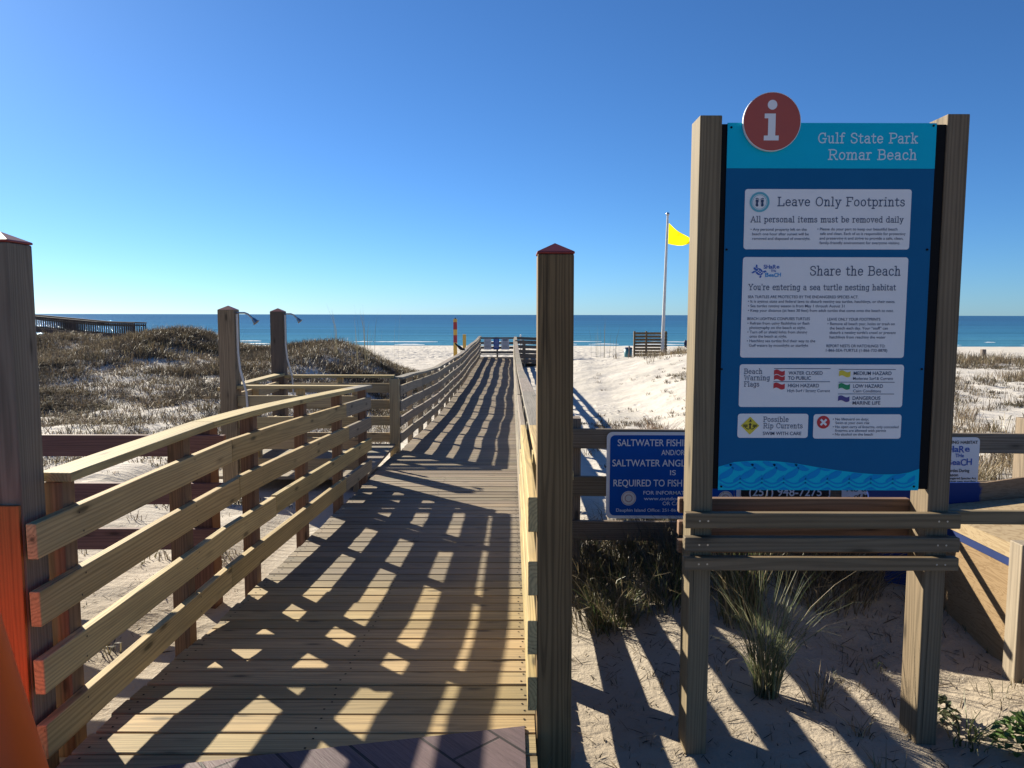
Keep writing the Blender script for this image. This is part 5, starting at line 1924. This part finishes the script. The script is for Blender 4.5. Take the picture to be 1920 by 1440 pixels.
tuft("grass_tuft", "low green tuft on the sand at the bottom edge between the sign posts", "grass tuft", 1.45, 2.78, 40, .10, .07, 1.1, .006, GREEN + OLIVE, G)
tuft("grass_tuft", "small dark weed clump right of the sign's right post", "grass tuft", 1.92, 3.05, 60, .15, .09, .9, .008, GREEN, G)
tuft("grass_tuft", "scrappy pale weeds at the foot of the red capped post", "grass tuft", .07, 2.80, 40, .12, .06, 1.0, .006, TAN + OLIVE, G)
tuft("grass_tuft", "reddish dry bush on the white sand right of the boardwalk shadows", "dry bush", 3.0, 15.5, 160, .60, .30, .6, .012, [(.24, .15, .10), (.30, .20, .13)], "dry bushes on the sand")
tuft("grass_tuft", "low grey dry bush on the sand just above the fence's top rail", "dry bush", 1.95, 10.2, 110, .26, .22, .8, .010, BROWN + TAN, "dry bushes on the sand")
tuft("grass_tuft", "pale dry bush behind the fence right of the turtle sign", "dry bush", 5.3, 8.6, 160, .45, .22, .6, .009, TAN, "dry bushes on the sand")
tuft("grass_tuft", "pale dry bush behind the fence post at the right edge", "dry bush", 6.2, 9.2, 160, .5, .24, .6, .009, TAN + BROWN, "dry bushes on the sand")
tuft("grass_tuft", "straw coloured tuft on the sand left of the near railing", "grass tuft", -5.9, 9.6, 60, .35, .12, .5, .009, TAN + BROWN, "tufts left of the railing")
for (lab, x, y, n, h) in (("tall thin sea oats on the left dune crest between shower posts and striped post", -4.3, 22.5, 26, 1.9), ("tall thin sea oats on the beach right of the red capped post", 4.3, 38, 18, 2.2)):
    z = float(ter(x, y))
    r = thing("sea_oats", lab, "sea oats", (x, y, z), "tall sea oats")
    V, C = blades([x], [y], [z], n, h, 1.1, .12, .013, [(.20, .17, .10), (.14, .13, .08)], rng)
    blade_object("stalks", [(V, C)], parent=r)

x, y = scatter(420, .3, 3.4, 2.35, 4.4, lambda x, y: smooth(-.08, .12, fbm(x, y, 1.6, 131, 3)) * (.35 + .65 * smooth(1.2, 1.9, x)))
sets = [blades(x, y, ter(x, y), 9, rng.uniform(.02, .085, len(x)), .05, 1.3, .0035, GREEN + OLIVE + BROWN + TAN[:2], rng)]
tag(blade_object("ground_cover", sets), kind='stuff', label="sparse low weeds and dead stems over the near sand")
# broad leaved green weed at the right edge
def leafy(label, x, y, n, R, hgt, cols):
    z = float(ter(x, y))
    r = thing("leafy_weed", label, "weed", (x, y, z), "leafy weeds on the sand")
    mb = MB()
    lr = random.Random(int(x * 100))
    for i in range(n):
        a = lr.uniform(0, 2 * math.pi)
        d = lr.uniform(.15, 1) * R
        hz = z + lr.uniform(.25, 1) * hgt * (1.1 - d / R * .6)
        cpt = Vector((x + math.cos(a) * d, y + math.sin(a) * d, hz))
        ln, wd = lr.uniform(.03, .055), lr.uniform(.012, .02)
        fw = Vector((math.cos(a), math.sin(a), lr.uniform(-.5, .6))).normalized()
        sd = fw.cross(Vector((0, 0, 1))).normalized()
        up = sd.cross(fw) * .008
        c = lr.choice(cols)
        k = lr.uniform(.75, 1.3)
        mb.add([cpt - fw * ln * .5, cpt + sd * wd + up, cpt + fw * ln * .5, cpt - sd * wd + up, cpt - up * .2],
               [(0, 1, 4), (1, 2, 4), (2, 3, 4), (3, 0, 4)], 0, None, (c[0] * k, c[1] * k, c[2] * k, 1))
    mb.build("leaves", LEAF, r)


leafy("bright green leafy weed in the lower right corner", 2.06, 2.92, 130, .12, .15, [(.09, .17, .035), (.13, .22, .05), (.07, .12, .03)])
leafy("small grey green weed right of the sign's right post", 1.88, 3.22, 50, .09, .13, [(.07, .09, .04), (.11, .12, .06)])

# twigs and straw lying on the near sand
mb = MB()
lr = random.Random(3)
for i in range(1900):
    x, y = lr.uniform(.35, 3.2), lr.uniform(2.4, 4.6)
    if lr.random() < .3:
        x, y = lr.uniform(-4.5, -1.95), lr.uniform(2.9, 6)
    a = lr.uniform(0, math.pi)
    ln = lr.uniform(.008, .05) if lr.random() < .75 else lr.uniform(.05, .13)
    z = float(ter(x, y))
    c = lr.choice([(.30, .24, .16), (.07, .05, .035), (.05, .04, .03), (.04, .03, .022), (.09, .065, .04), (.20, .15, .09)])
    dx, dy = math.cos(a) * ln, math.sin(a) * ln
    w = lr.uniform(.0015, .004)
    z2 = float(ter(x + dx, y + dy))
    nx, ny = -math.sin(a) * w, math.cos(a) * w
    mb.add([(x - nx, y - ny, z + .004), (x + nx, y + ny, z + .004), (x + dx, y + dy, z2 + .006 + lr.uniform(0, .02)), ((x + dx / 2), (y + dy / 2), (z + z2) / 2 + .008 + w)],
           [(0, 1, 2), (0, 3, 2), (1, 3, 2)], 0, None, (c[0], c[1], c[2], 1))
tag(mb.build("straw_litter", LEAF), kind='stuff', label="straw and twig litter on the near sand")
